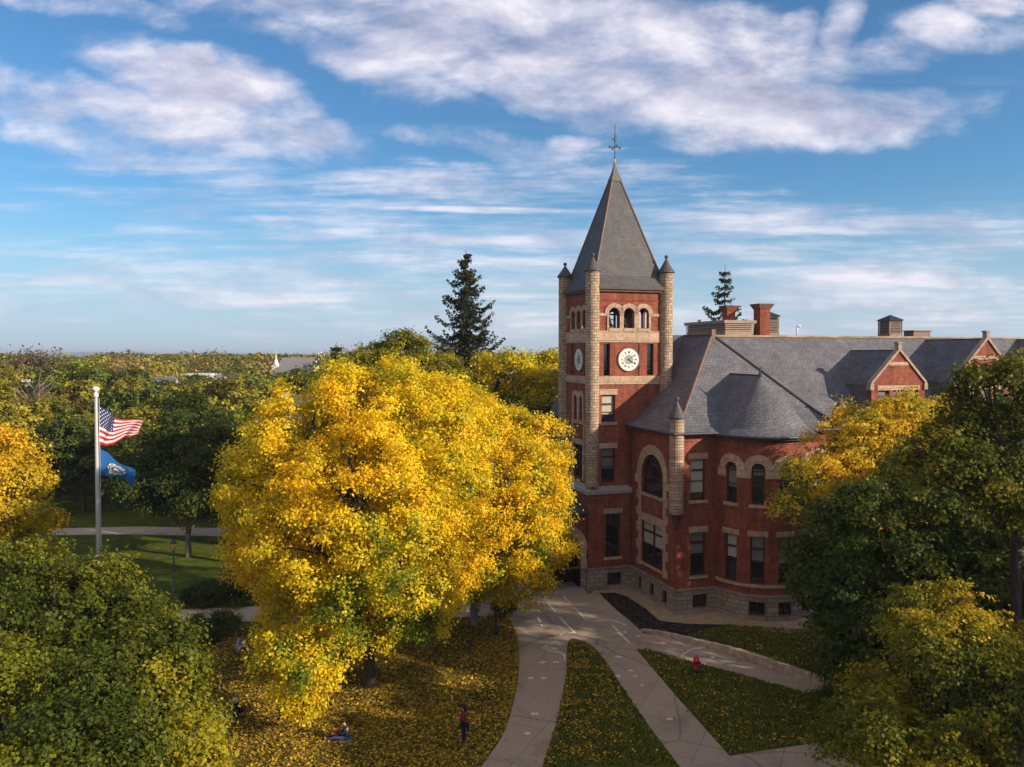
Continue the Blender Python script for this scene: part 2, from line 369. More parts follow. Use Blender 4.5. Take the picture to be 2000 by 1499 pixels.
dB = wm('MULTIPLY', wmr(fs, .05, 1.05, 0, .9), wmr(streak, 0., .3, .25, 1))
# unseen sky behind the camera: broken cloud added as fill for the shade
dRearFill = wm('MULTIPLY', wmr(nB, .42, .62, .15, .85), wmr(Y, .1, .3, 1, 0))
dens = wm('MAXIMUM', wm('MULTIPLY', wm('MAXIMUM', dA, dB), front), dRearFill)
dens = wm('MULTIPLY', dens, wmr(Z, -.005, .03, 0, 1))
lit = wm('ADD', wm('MULTIPLY', wm('SUBTRACT', nA, nA2), 2.6), wmr(fm, .4, 1.35, .80, .34, 'LINEAR'), clamp=True)
ccol = wn('ShaderNodeValToRGB', {0: lit}); el = ccol.color_ramp.elements
el[0].position = .12; el[0].color = (.29, .30, .41, 1); el[1].position = .95; el[1].color = (.74, .70, .76, 1); e_ = el.new(.55); e_.color = (.47, .47, .58, 1)
SKYK = .078
skb = wn('ShaderNodeMix', {0: 1., 6: sky.outputs[0], 7: (SKYK * .62, SKYK * 1.06, SKYK * 1.35, 1)}, data_type='RGBA', blend_type='MULTIPLY').outputs[2]
skb = wn('ShaderNodeMix', {0: wmr(Z, -.05, .20, .92, 0), 6: skb, 7: (.40, .49, .62, 1)}, data_type='RGBA').outputs[2]
fin = wn('ShaderNodeMix', {0: dens, 6: skb, 7: ccol.outputs[0]}, data_type='RGBA').outputs[2]
fin = wn('ShaderNodeMix', {0: wm('MULTIPLY', dens, wmr(Y, .05, .3, 1, 0)), 6: fin, 7: (.56, .49, .45, 1)}, data_type='RGBA').outputs[2]  # added rear cloud is tinted warm grey to lift and warm the shadows
bg = wn('ShaderNodeBackground', {0: fin, 1: 1.0}); wo = wn('ShaderNodeOutputWorld', {0: bg.outputs[0]})
wd.cycles.sampling_method = 'MANUAL'; wd.cycles.sample_map_resolution = 512
sc.view_settings.view_transform = 'Standard'; sc.view_settings.look = 'None'; sc.view_settings.exposure = .45; sc.view_settings.gamma = 1
sc.cycles.max_bounces = 5; sc.cycles.diffuse_bounces = 2; sc.cycles.transmission_bounces = 3; sc.cycles.glossy_bounces = 2; sc.cycles.transparent_max_bounces = 4
sc.cycles.caustics_reflective = False; sc.cycles.caustics_refractive = False
# ------------------------------------------------------------------ the hall
hall = empty('university_hall', W(0, 0, 0), TH, 'red brick university hall with stone trimmed clock tower and steep slate roofs', 'building')
def part(name, mb, mats, parent=hall, smooth=False, label=None):
    o = mb.build(name, mats, parent, smooth)
    if label: o['label'] = label
    return o
def Mf(v0): return lambda s, z, d=0.: (s, v0 + d, z)
def Mu(u0): return lambda s, z, d=0.: (u0 + d, s, z)
BR, BC = 3.2, 6.2
def Mbay(s, z, d=0.):
    a = s / BR; return (BC + (BR - d) * math.sin(a), -(BR - d) * math.cos(a), z)
M0 = Mf(0.)
def wall(mb, M, s0, s1, z0, z1, ops, extra=(), depth=.28, mi=0, rmi=0):
    """wall sheet with openings: ('r', s0,s1,z0,z1) or ('a', s0,s1,z0,zspring); reveals included"""
    ss = {s0, s1, *extra}; zs = {z0, z1}; rects = []
    for o in ops:
        k, a, b, c, d = o; top = d if k == 'r' else d + (b - a) / 2
        ss |= {a, b}; zs |= {c, top}
        if k == 'a': zs.add(d)
        rects.append((a, b, c, top))
    ss = sorted(x for x in ss if s0 - 1e-6 <= x <= s1 + 1e-6); zs = sorted(zs)
    for i in range(len(ss) - 1):
        for j in range(len(zs) - 1):
            cs, cz = (ss[i] + ss[i + 1]) / 2, (zs[j] + zs[j + 1]) / 2
            if any(a < cs < b and c < cz < t for a, b, c, t in rects): continue
            mb.quad(M(ss[i], zs[j]), M(ss[i + 1], zs[j]), M(ss[i + 1], zs[j + 1]), M(ss[i], zs[j + 1]), mi)
    for o in ops:
        k, a, b, c, d = o
        if k == 'a':
            r = (b - a) / 2; m = (a + b) / 2; n = 12
            P = [(m - r * math.cos(math.pi * q / n), d + r * math.sin(math.pi * q / n)) for q in range(n + 1)]
            for q in range(n):
                (x0, y0), (x1, y1) = P[q], P[q + 1]; t = d + r
                mb.quad(M(x0, y0), M(x1, y1), M(x1, t), M(x0, t), mi)
                mb.quad(M(x0, y0), M(x0, y0, depth), M(x1, y1, depth), M(x1, y1), rmi)
        else: mb.quad(M(a, d), M(a, d, depth), M(b, d, depth), M(b, d), rmi)
        mb.quad(M(a, c), M(a, c, depth), M(a, d, depth), M(a, d), rmi); mb.quad(M(b, c), M(b, d), M(b, d, depth), M(b, c, depth), rmi)
        mb.quad(M(a, c), M(b, c), M(b, c, depth), M(a, c, depth), rmi)
    return mb
def archring(mb, M, m, zs, r0, r1, d0, d1, n=14, mi=0, a0=0., a1=math.pi, gap=.0):
    for q in range(n):
        t0 = a0 + (a1 - a0) * (q + gap) / n; t1 = a0 + (a1 - a0) * (q + 1 - gap) / n
        pts = [(m - r * math.cos(t), zs + r * math.sin(t)) for t in (t0, t1) for r in (r0, r1)]
        vs = [M(x, y, d) for d in (d0, d1) for x, y in pts]
        mb.add(vs, [(0, 1, 3, 2), (4, 6, 7, 5), (1, 5, 7, 3), (0, 2, 6, 4), (0, 4, 5, 1), (2, 3, 7, 6)], mi)
def window(M, a, b, c, d, arch=False, depth=.2, blind=.5, bm_=None, mull=False, transom=.74, lintel=None, sill=True, parent=hall, n=1, fan=False, low=.46):
    """sash window: frame > pane, sill, lintel, blind"""
    m, r = (a + b) / 2, (b - a) / 2; top = d + r if arch else d; f = .085
    mb = MB(); D0, D1 = depth - .07, depth + .03
    mb.mbox(M, a, a + f, c, d, D0, D1); mb.mbox(M, b - f, b, c, d, D0, D1); mb.mbox(M, a + f, b - f, c, c + f, D0, D1)
    zt = c + (top - c) * transom; zm = c + (top - c) * low
    if arch: archring(mb, M, m, d, r - f, r, D0, D1, 12)
    else: mb.mbox(M, a + f, b - f, d - f, d, D0, D1)
    mb.mbox(M, a + f, b - f, zt - f * .7, zt + f * .7, D0 - .02, D1); mb.mbox(M, a + f, b - f, zm - .03, zm + .03, D0 + .01, D1)
    if mull: mb.mbox(M, m - .07, m + .07, c + f, (d if arch and not fan else top) - f, D0 - .01, D1)
    if fan:
        for q in range(1, 6):
            t = math.pi * q / 6; x, y = math.cos(t), math.sin(t); w_ = .03
            vs = [M(m + x * rr + sg * w_ * y, zt + y * rr - sg * w_ * x, dd) for dd in (D0 + .02, D1) for rr in (r * .35, r * .97) for sg in (-1, 1)]
            mb.add(vs, [(0, 1, 3, 2), (4, 6, 7, 5), (0, 4, 5, 1), (2, 3, 7, 6), (0, 2, 6, 4), (1, 5, 7, 3)])
        archring(mb, M, m, zt, r * .52, r * .6, D0 + .02, D1, 10)
    fr = part('window', mb, SASH, parent)
    g = MB(); G = depth + .012
    if arch:
        P = [M(a + .01, c + .01, G), M(b - .01, c + .01, G)] + [M(m + (r - .01) * math.cos(math.pi * q / 12), d + (r - .01) * math.sin(math.pi * q / 12), G) for q in range(13)]
        g.add(P, [tuple(range(len(P)))])
    else: g.quad(M(a + .01, c + .01, G), M(b - .01, c + .01, G), M(b - .01, d - .01, G), M(a + .01, d - .01, G))
    g.build('pane', GLASS, fr)
    if blind > 0:
        bl = MB(); zb = c + (top - c) * (1 - blind); zb = max(zb, c + .1)
        zt2 = min(top - f, d if arch else top - f)
        bl.mbox(M, a + f, b - f, zb, zt2, G - .012, G - .006)
        bl.build('blind', bm_ or BLIND, fr)
    if sill:
        s_ = MB(); s_.mbox(M, a - .14, b + .14, c - .2, c, -.09, depth - .08, n); s_.build('sill', STONE, fr)
    if lintel:
        l_ = MB(); l_.mbox(M, a - .18, b + .18, top, top + lintel, -.045, .12, n); l_.build('lintel', STONE, fr)
    return fr
ZL, ZE = 1.6, 11.95
# ---- foundations (granite) with basement windows
def basement(name, M, s0, s1, wins, extra=(), n=1):
    mb = MB(); wall(mb, lambda s, z, d=0.: M(s, z, d - .14), s0, s1, -.3, ZL - .09, [('r', a, b, .32, 1.2) for a, b in wins], extra, .3)
    mb.mbox(M, s0, s1, ZL - .1, ZL + .04, -.19, 0.02, n)
    o = part(name, mb, BASEST)
    for a, b in wins:
        w_ = MB(); 
        w_.mbox(M, a, a + .07, .32, 1.2, .02, .1); w_.mbox(M, b - .07, b, .32, 1.2, .02, .1); w_.mbox(M, a + .07, b - .07, .32, .4, .02, .1); w_.mbox(M, a + .07, b - .07, 1.12, 1.2, .02, .1)
        w_.mbox(M, (a + b) / 2 - .03, (a + b) / 2 + .03, .4, 1.12, .04, .1)
        f_ = part('basement_window', w_, SASH); g = MB(); g.quad(M(a, .32, .085), M(b, .32, .085), M(b, 1.2, .085), M(a, 1.2, .085)); g.build('pane', GLASS, f_)
    return o
FW = 12.6
deg = lambda a: R(a) * BR
bays = [-67, -35, -3, 29, 61]
bx = [deg(a) for a in range(-90, 91, 6)]
basement('foundation', M0, -.14, BC - BR, [(1.15, 2.25)]); basement('foundation', M0, BC + BR, FW, [(10.5, 11.6)])
basement('foundation', Mu(0.), -.139, 6.78, [(1.0, 1.75), (2.9, 3.6), (4.8, 5.4)])
basement('foundation', Mbay, deg(-90), deg(90), [(deg(a) - .5, deg(a) + .5) for a in (-35, -3, 29)], bx, 20)
VT = 6.85
basement('foundation', Mf(VT - .22), -3.55, 0., [(-2.0, -.88)])
# ---- front block walls
mb = MB()
winu = [('r', 1.0, 2.1, 7.44, 10.14), ('r', 1.05, 2.15, 2.45, 5.3)]
wall(mb, M0, 0, BC - BR, ZL, ZE, winu); mb.mbox(M0, 0.05, BC - BR, 11.3, 11.42, -.05, .01); part('front_wall', mb, BRICK); mb = MB()
wall(mb, M0, BC + BR, FW, ZL, ZE, [('r', FW - b, FW - a, c, d) for _, a, b, c, d in winu])
part('front_wall', mb, BRICK)
mb = MB()
side = [('a', 1.8, 5.1, 7.3, 8.45), ('r', 1.75, 5.15, 2.35, 5.3)]
wall(mb, Mu(0.), 0, VT + .05, ZL, ZE, side, depth=.3)
mb.mbox(Mu(0.), 0.05, 6.6, 11.3, 11.42, -.05, .01); part('side_wall', mb, BRICK)
mb = MB(); wall(mb, Mu(FW), 0, 4.2, ZL, ZE, []); part('side_wall', mb, BRICK)
mb = MB(); ops = []
for a in bays:
    c = deg(a); ops += [('a', c - .42, c + .42, 7.42, 9.66), ('r', c - .46, c + .46, 2.32, 5.36)]
wall(mb, Mbay, deg(-90), deg(90), ZL, ZE, ops, bx)
mb.mbox(Mbay, deg(-90), deg(90), 11.3, 11.42, -.05, .01, 20); part('bay_wall', mb, BRICK)
mb = MB(); mb.mbox(Mbay, deg(-90), deg(90), 2.1, 2.28, -.09, .02, 24); part('string_course', mb, STONE)
mb = MB()
for i, a in enumerate(bays):
    c = deg(a); archring(mb, Mbay, c, 9.66, .42, .95, -.07, .06, 14)
ed = [deg(-90)] + [deg(a) for a in bays] + [deg(90)]
for i in range(6):
    a, b = ed[i] + (.42 if i else .12), ed[i + 1] - (.42 if i < 5 else .12)
    if b - a > .1: mb.mbox(Mbay, a, b, 9.1, 9.66, -.068, .05, 3)
part('arcade_trim', mb, STONE)
blm = [(.62, BLINDD, 1), (.3, None, 1), (.42, BLINDD, 1), (.5, BLIND, 1), (.5, BLIND, 1)]; bll = [(.5, BLIND), (.52, BLINDD), (.56, BLINDD), (.5, BLIND), (.5, BLIND)]
for a, p, q in zip(bays, blm, bll):
    c = deg(a); window(Mbay, c - .42, c + .42, 7.42, 9.66, True, blind=p[0], bm_=p[1] or BLINDD, n=2, transom=.8)
    window(Mbay, c - .46, c + .46, 2.32, 5.36, blind=q[0], bm_=q[1], lintel=.36, sill=False, n=2)
for k, off in enumerate((0, FW)):
    for j, (_, a, b, c, d) in enumerate(winu):
        if k: a, b = FW - b, FW - a
        window(M0, a, b, c, d, blind=.82 if j == 0 else .5, bm_=BLIND if j == 0 else BLINDD, lintel=.4, transom=.76 if j else .73)
# side arch composition
S0 = Mu(0.)
fr = window(S0, 1.8, 5.1, 7.3, 8.45, True, blind=0, mull=False, transom=.42, fan=True, low=.2, depth=.22)
fr = window(S0, 1.75, 5.15, 2.35, 5.3, blind=.56, bm_=BLIND, mull=True, transom=.76, low=.45, depth=.22)
mb = MB(); archring(mb, S0, 3.45, 8.45, 1.65, 2.32, -.06, .05, 16)
for sg in (-1, 1):
    for z0, z1, w_ in ((7.9, 8.45, .95), (7.35, 7.9, .42), (6.75, 7.35, .66), (6.2, 6.75, .36), (5.62, 6.2, .66), (5.05, 5.62, .36), (4.4, 5.05, .7), (3.8, 4.4, .36), (3.15, 3.8, .7), (2.55, 3.15, .36), (2.0, 2.55, .66)):
        a = 3.45 + sg * 1.66; b = a + sg * w_; mb.mbox(S0, min(a, b), max(a, b), z0, z1 - .008, -.055 - (z0 % .013), .05)
mb.mbox(S0, 1.8, 5.1, 5.3, 5.85, -.07, .05); part('window_surround', mb, STONE)
# ---- roofs of the front block: rings of a hipped roof with flared eaves
ZR = 18.45
prof = [(-.5, 11.92), (.25, 12.28), (1.1, 13.0), (6.3, ZR)]
def hipz(d):
    for (a, z0), (b, z1) in zip(prof, prof[1:]):
        if d <= b: return z0 + (z1 - z0) * (d - a) / (b - a)
    return ZR
mb = MB()
for (a, z0), (b, z1) in zip(prof, prof[1:]):
    mb.quad((a, a, z0), (FW - a, a, z0), (FW - b, b, z1), (b, b, z1))
    vb = 10.6
    mb.quad((a, vb + 3.2, z0), (a, a, z0), (b, b, z1), (b, vb + 3.2, z1)); mb.quad((FW - a, a, z0), (FW - a, vb, z0), (FW - b, vb, z1), (FW - b, b, z1))
mb.quad((-.5, -.5, 11.9), (-.5, 13.8, 11.9), (.1, 13.8, 11.9), (.1, .1, 11.9)); mb.quad((-.5, -.5, 11.9), (.1, .1, 11.9), (FW - .1, .1, 11.9), (FW + .5, -.5, 11.9))
roof = part('roof', mb, SLATE)
mb = MB(); mb.tube([(FW / 2, 6.2, ZR + .05), (FW / 2, 10.5, ZR + .05)], .08, 6)
for x, sg in ((0, 1), (FW, -1)): mb.tube([(x + sg * a, a, z + .03) for a, z in prof[1:]], .075 if x == 0 else .1, 6, mi=0 if x == 0 else 1)
mb.box(FW / 2 - .16, FW / 2 + .16, 6.05, 6.4, ZR - .25, ZR + .42, 0); mb.build('ridge_cap', [RIDGE, GUTTER], roof)
mb = MB()
for a, b in (((-.52, 6.5), (-.52, -.52)), ((-.52, -.52), (FW + .52, -.52))): mb.tube([(a[0], a[1], 11.86), (b[0], b[1], 11.86)], .085, 8)
mb.build('gutter', GUTTER, roof)
# ---- round bay roof: cone plus a short ridge back into the slope
mb = MB(); n = 40; pr = [(3.62, 11.8), (3.0, 12.25), (2.45, 12.95), (0.0, 15.62)]; ring = []
for i in range(len(pr) - 1):
    (r0, z0), (r1, z1) = pr[i], pr[i + 1]
    for k in range(n):
        a, b = R(-90 + 180 * k / n), R(-90 + 180 * (k + 1) / n)
        q = lambda r, t, z: (BC + r * math.sin(t), -r * math.cos(t), z)
        if r1: mb.quad(q(r0, a, z0), q(r0, b, z0), q(r1, b, z1), q(r1, a, z1))
        else: mb.add([q(r0, a, z0), q(r0, b, z0), q(0, b, z1)], [(0, 1, 2)])
    for sg in (-1, 1):
        P = [(BC + sg * r0, 0, z0), (BC + sg * r1, 0, z1), (BC + sg * r1, max(.0, (z1 - 12.0) / 1.0) + .5, z1), (BC + sg * r0, max(0, (z0 - 12.0) / 1.0) + .5, z0)]
        mb.quad(*(P if sg > 0 else P[::-1]))
cone = part('bay_roof', mb, SLATE)
mb = MB(); mb.tube([(BC, 0, 15.6), (BC, 3.75, 15.62)], .07, 6); mb.lathe((BC, 0, 15.5), [(.16, 0), (.12, .2), (.05, .3), (.03, .7), (.0, .75)], 8)
mb.build('finial', GUTTER, cone)
mb = MB(); mb.tube([(BC + 3.64 * math.sin(R(t)), -3.64 * math.cos(R(t)), 11.74) for t in range(-90, 91, 6)], .09, 8)
mb.mbox(Mbay, deg(-90), deg(90), 11.55, 11.75, -.36, .0, 24); mb.build('gutter', GUTTER, cone)
# ---- corner turrets of the front block
def turret(x, y, zb, zt, zc, r, corbel=None, parent=hall):
    mb = MB(); prf = [(r, zb), (r, zt)]
    mb.lathe((x, y, 0), prf, 20); o = part('corner_turret', mb, TURST, smooth=False)
    c = MB(); c.lathe((x, y, 0), [(r + .02, zt), (r + .13, zt + .06), (r + .12, zt + .12), (r * .62, zt + (zc - zt) * .45), (.06, zc - .28), (.05, zc - .26), (.12, zc - .22), (.15, zc - .12), (.1, zc - .02), (.0, zc)], 16); c.build('turret_cap', CAPM, o)
    if corbel:
        c = MB(); c.lathe((x, y, 0), [(.04, corbel), (.12, corbel + .06), (r * .72, zb - .22), (r + .05, zb - .06), (r + .05, zb)], 16); c.build('corbel', COPPER, o)
    return o
turret(-.06, -.06, 6.66, 12.85, 14.25, .47, 5.6); turret(FW + .06, -.06, 6.66, 12.85, 14.25, .47, 5.6)
# ---- main block behind and to the right
VM, VR, UE = 4.2, 10.5, 47.
mb = MB(); wv = []
for u0 in (14.0, 16.1, 24.2): wv += [('r', u0, u0 + 1.1, 7.44, 10.14), ('r', u0, u0 + 1.1, 2.45, 5.3)]
wall(mb, Mf(VM), FW, UE, -.3, ZE, wv); 
mb.quad((UE, VM, -.3), (UE, 18, -.3), (UE, 18, ZE), (UE, VM, ZE)); mb.quad((UE, 18, -.3), (-2, 18, -.3), (-2, 18, ZE), (UE, 18, ZE)); mb.quad((-2, 18, -.3), (-2, 12.7, -.3), (-2, 12.7, ZE), (-2, 18, ZE))

part('main_wall', mb, BRICK)
for _, a, b, c, d in wv: window(Mf(VM), a, b, c, d, blind=.6, lintel=.4)
mb = MB(); mp_ = [(-.5, 11.92), (.25, 12.28), (1.1, 13.0), (6.3, ZR)]
for (a, z0), (b, z1) in zip(mp_, mp_[1:]):
    mb.quad((2.75 if a > -9 else 0, VM + a, z0), (UE, VM + a, z0), (UE, VM + b, z1), (2.75, VM + b, z1))
    mb.quad((UE + .3, VM + a, z0), (UE + .3, 18 - a, z0), (UE - b, 18 - b, z1), (UE - b, VM + b, z1)) if b > 5 else None
mb.quad((2.75, VR, ZR), (UE - 6, VR, ZR), (UE - 6, 15.5, ZR + .22), (2.75, 15.5, ZR + .22)); mb.quad((-2.3, 18.5, 11.9), (1, 15.5, ZR + .22), (UE - 6, 15.5, ZR + .22), (UE, 18.5, 11.9))
mb.quad((1, 15.5, ZR + .22), (-2.3, 18.5, 11.9), (-2.3, 12.5, 11.9), (1, 12.9, ZR)); mb.quad((1, 12.9, ZR), (2.75, 12.9, ZR), (2.75, 15.5, ZR + .22), (1, 15.5, ZR + .22))
mb.box(UE - 6, UE, VM + .02, 17.9, 10, 12.4)
main_roof = part('main_roof', mb, SLATE)
mb = MB(); mb.box(FW / 2 + .2, 30.2, VR - .1, VR + .12, ZR - .02, ZR + .14); mb.box(30.2, UE - 6, VR - .1, VR + .12, ZR - .02, ZR + .12); mb.build('ridge_cap', plain('weathered_copper', (.30, .20, .10), .6, 0, .3, .5, .8), main_roof)
# ---- gables
def gable(name, um, hw, vf, z0, ze, zp, vback, wins, band=None):
    """cross gable: brick wall, stone coping with kneelers and finial, roof behind"""
    mb = MB(); M = Mf(vf); wall(mb, M, um - hw, um + hw, z0, ze, wins)
    mb.add([M(um - hw, ze), M(um + hw, ze), M(um, zp)], [(0, 1, 2)])
    mb.quad(M(um - hw, z0), M(um - hw, ze), M(um - hw, ze, 6), M(um - hw, z0, 6)); mb.quad(M(um + hw, z0), M(um + hw, z0, 6), M(um + hw, ze, 6), M(um + hw, ze))
    g = part(name, mb, BRICK)
    mb = MB(); sl_ = (zp - ze) / hw
    for sg in (-1, 1):
        a0, a1 = um + sg * (hw + .12), um
        vs = [(x, vf + dv, z + dz) for dv in (-.12, .34) for x, z in ((a0, ze - .12 * sl_), (a1, zp)) for dz in (-.02, .24)]
        mb.add(vs, [(0, 1, 3, 2), (4, 6, 7, 5), (0, 4, 5, 1), (2, 3, 7, 6), (1, 5, 7, 3), (0, 2, 6, 4)])
        mb.box(*sorted((um + sg * (hw - .12), um + sg * (hw + .2))), vf - .13, vf + .33, ze - .5, ze - .02)
    mb.box(um - .15, um + .15, vf - .11, vf + .3, zp + .1, zp + .62); mb.box(um - .24, um + .24, vf - .14, vf + .32, zp + .56, zp + .68)
    mb.build('coping', plain('coping_stone', (.34, .25, .19), .8, 0, .3, .3, 3.) if 'coping_stone' not in MATS else MATS['coping_stone'], g)
    mb = MB()
    if band:
        for z_, z1_, f_ in band: mb.mbox(M, um - f_, um + f_, z_, z1_, -.04, .03)
        mb.build('stone_band', STONE, g)
    mb = MB(); e = .12
    for sg in (-1, 1):
        P = [(um + sg * (hw + e), vf + .3, ze - e * sl_), (um, vf + .3, zp), (um, vback, zp), (um + sg * (hw + e), vback - (zp - ze) * .98, ze - e * sl_)]
        mb.quad(*(P if sg < 0 else P[::-1]))
        P = [(um + sg * hw, vf + .3, ze - .1), (um + sg * hw, 9.6, ze - .1), (um + sg * hw, 9.6, z0), (um + sg * hw, vf + .3, z0)]
    mb.tube([(um, vf + .4, zp + .03), (um, vback, zp + .03)], .06, 6)
    mb.build('gable_roof', SLATE, g)
    for sg in (-1, 1): mb = MB(); mb.box(*sorted((um + sg * (hw + .0), um + sg * (hw + .07))), vf + .3, 8.5, ze - 3.2, ze - .15); mb.build('cheek', SLATE, g)
    for w_ in wins:
        if w_[0] == 'r': window(M, *w_[1:], blind=.55, bm_=BLINDD, depth=.22, sill=False, parent=hall)
    return g
d1w = [('r', 19.52, 20.55, 12.5, 14.25), ('r', 20.9, 21.9, 12.5, 14.25), ('r', 22.25, 23.28, 12.5, 14.25)]
gable('dormer_gable', 21.4, 2.52, VM - .1, 10.5, 14.78, 17.3, 9.4, d1w, [(14.25, 14.62, 2.0), (16.15, 16.42, .92)])
gable('cross_gable', 30.05, 3.2, VM - .12, -.3, 14.92, 18.25, 10.4, [('r', 28.3, 29.3, 12.4, 14.2), ('r', 29.6, 30.6, 12.4, 14.2), ('r', 30.9, 31.9, 12.4, 14.2)], [(14.2, 14.6, 2.4), (16.6, 16.9, 1.3)])
gable('cross_gable', 40.5, 3.0, VM - 3., -.3, 15.2, 18.35, 10.4, [('r', 39., 40., 12.4, 14.2), ('r', 41., 42., 12.4, 14.2)], [(14.2, 14.6, 2.4)])
# ---- rooftop pieces
mb = MB(); mb.box(11.6, 14.3, 13., 19.5, 18.3, 18.95); ph = part('roof_penthouse', mb, TANP)
mb = MB()
for k in range(4): mb.box(11.6 - .02 - .02 * k, 14.3 + .02 + .02 * k, 12.97 - .02 * k, 19.5, 18.97 + k * .17, 18.97 + k * .17 + .11, 0)
mb.box(11.7, 14.2, 13.1, 19.4, 18.95, 19.62, 1); mb.box(11.4, 14.5, 12.8, 19.6, 19.64, 19.9, 0); mb.build('louver', [TANP, GUTTER], ph)
def chimney(x, y, w, z0, z1):
    mb = MB(); mb.box(x - w / 2, x + w / 2, y - w / 2, y + w / 2, z0, z1 - .55); c = part('chimney', mb, BRICK)
    mb = MB()
    for k in range(5): mb.box(x - w / 2 - .05 * k, x + w / 2 + .05 * k, y - w / 2 - .05 * k, y + w / 2 + .05 * k, z1 - .55 + k * .09, z1 - .55 + (k + 1) * .09)
    mb.build('chimney_crown', BRICK, c); mb = MB(); mb.box(x - w / 2 - .24, x + w / 2 + .24, y - w / 2 - .24, y + w / 2 + .24, z1 - .1, z1); mb.build('chimney_cap', GUTTER, c)
chimney(13.3, 15.2, .8, 19.8, 21.25); chimney(15.55, 13.6, .98, 18.3, 21.35)
def cupola(x, y, w, z0, z1, mat):
    mb = MB(); h = w / 2
    for a in (-h, h - .1):
        for b in (-h, h - .1): mb.box(x + a, x + a + .1, y + b, y + b + .1, z0, z1)
    mb.box(x - h, x + h, y - h, y + h, z0 - .4, z0 + .32); mb.box(x - h, x + h, y - h, y + h, z1 - .12, z1)
    mb.box(x - h + .12, x + h - .12, y - h + .12, y + h - .12, z0, z1, 1)
    nn = int((z1 - z0 - .5) / .14)
    for k in range(nn): zz = z0 + .38 + k * .14; mb.box(x - h + .03, x + h - .03, y - h + .03, y + h - .03, zz, zz + .07)
    c = part('louvered_cupola', mb, [mat, DARK]); e = h + .15
    r_ = MB(); P = [(x - e, y - e, z1), (x + e, y - e, z1), (x + e, y + e, z1), (x - e, y + e, z1), (x, y, z1 + w * .36)]
    r_.add(P, [(0, 1, 4), (1, 2, 4), (2, 3, 4), (3, 0, 4), (3, 2, 1, 0)]); r_.build('cupola_roof', GUTTER, c)
cupola(16.9, 14.6, 1.3, 18.6, 20.35, WOODL); cupola(29.1, 13.6, 1.45, 18.6, 20.1, WOODL)
mb = MB(); mb.box(31.2, 33.1, 13., 14.2, 18.4, 19.2); mb.box(31.1, 33.2, 12.9, 14.3, 19.12, 19.22); part('roof_vent', mb, plain('vent_metal', (.20, .11, .09), .5))
mb = MB(); mb.tube([(18.7, 13, 18.4), (18.7, 13, 19.45)], .07, 8); mb.tube([(18.7, 13, 19.4), (18.95, 13, 19.5), (19.0, 13, 19.35)], .09, 8); part('vent_pipe', mb, WHITE, smooth=True)
# ---- clock tower
TL, TR, TF, TB = -3.08, 2.82, VT, 12.4
MF, ML = Mf(TF), (lambda s, z, d=0.: (TL + d, s, z))
archs = [(-1.39, .43), (-.23, .43), (.93, .43)]; larch = [(8.22, .40), (9.32, .40), (10.42, .40)]
fo = [('a', c - r, c + r, 18.93, 19.95) for c, r in archs]
fr_o = fo + [('r', -2.2, -1.68, 15.5, 17.8), ('r', 1.24, 1.78, 15.5, 17.8), ('r', -1.6, .6, 15.45, 17.8), ('r', -2.36, -1.28, 12.12, 14.1), ('r', -2.36, -1.28, 7.75, 10.22)]
mb = MB(); fr2 = [o for o in fr_o if o[1:] != (-1.6, .6, 15.45, 17.8)]
wall(mb, MF, TL, TR, 7.0, 21.85, fr2, depth=.34)
lo = [('a', c - r, c + r, 18.86, 19.9) for c, r in larch] + [('r', 10.55, 11.0, 15.5, 17.8), ('r', 7.65, 8.1, 15.5, 17.8), ('a', 8.62, 9.2, 12.15, 13.7), ('a', 9.7, 10.28, 12.15, 13.7), ('r', 8.6, 10.3, 7.75, 10.3)]
wall(mb, ML, TF, TB, 7.0, 21.85, lo, depth=.34)
bo = [('a', c - r, c + r, 18.93, 19.95) for c, r in archs]
wall(mb, Mf(TB), TL, TR, 7., 21.85, bo, depth=-.34); wall(mb, Mu(TR), TF, TB, 7., 21.85, [('a', 7.5, 8.5, 18.9, 19.9), ('a', 9.35, 10.35, 18.9, 19.95), ('a', 10.62, 11.62, 18.9, 19.95)], depth=-.2)
mb.mbox(MF, TL + .3, TR - .3, 20.9, 21.0, -.04, .01); mb.mbox(MF, TL + .3, TR - .3, 21.6, 21.84, -.08, .01); mb.mbox(ML, TF + .3, TB - .3, 20.9, 21.0, -.04, .01); mb.mbox(ML, TF + .3, TB - .3, 21.6, 21.84, -.08, .01)
mb.quad((TL + .2, TF + .2, 18.7), (TR - .2, TF + .2, 18.7), (TR - .2, TB - .2, 18.7), (TL + .2, TB - .2, 18.7))
mb.quad((TL + .2, TF + .2, 21.5), (TL + .2, TB - .2, 21.5), (TR - .2, TB - .2, 21.5), (TR - .2, TF + .2, 21.5))
part('tower_wall', mb, BRICK)
mb = MB()
mb.mbox(MF, TL + .3, TR - .3, 17.88, 18.72, -.07, .05); mb.mbox(MF, TL + .3, TR - .3, 14.85, 15.44, -.07, .05)
mb.mbox(ML, TF + .3, TB - .3, 17.88, 18.7, -.07, .05); mb.mbox(ML, TF + .3, TB - .3, 14.88, 15.42, -.07, .05)
for M, L_, z_ in ((MF, archs, 19.95), (ML, larch, 19.9)):
    for c, r in L_:
        archring(mb, M, c, z_, r, r + .33, -.09, .06, 9, gap=.03)
        for sg in (-1, 1): mb.mbox(M, *sorted((c + sg * (r + .0), c + sg * (r + .14))), 18.72, z_, -.085, .3)
        mb.mbox(M, c - r, c + r, 18.7, 18.9, -.12, .3)
    lo_, hi_ = L_[0][0] - L_[0][1] - .14, L_[-1][0] + L_[-1][1] + .14
    a_, b_ = (TL + .3, TR - .3) if M is MF else (TF + .3, TB - .3)
    mb.mbox(M, a_, lo_ - .001, 19.76, 19.98, -.05, .05); mb.mbox(M, hi_ + .001, b_, 19.76, 19.98, -.05, .05)
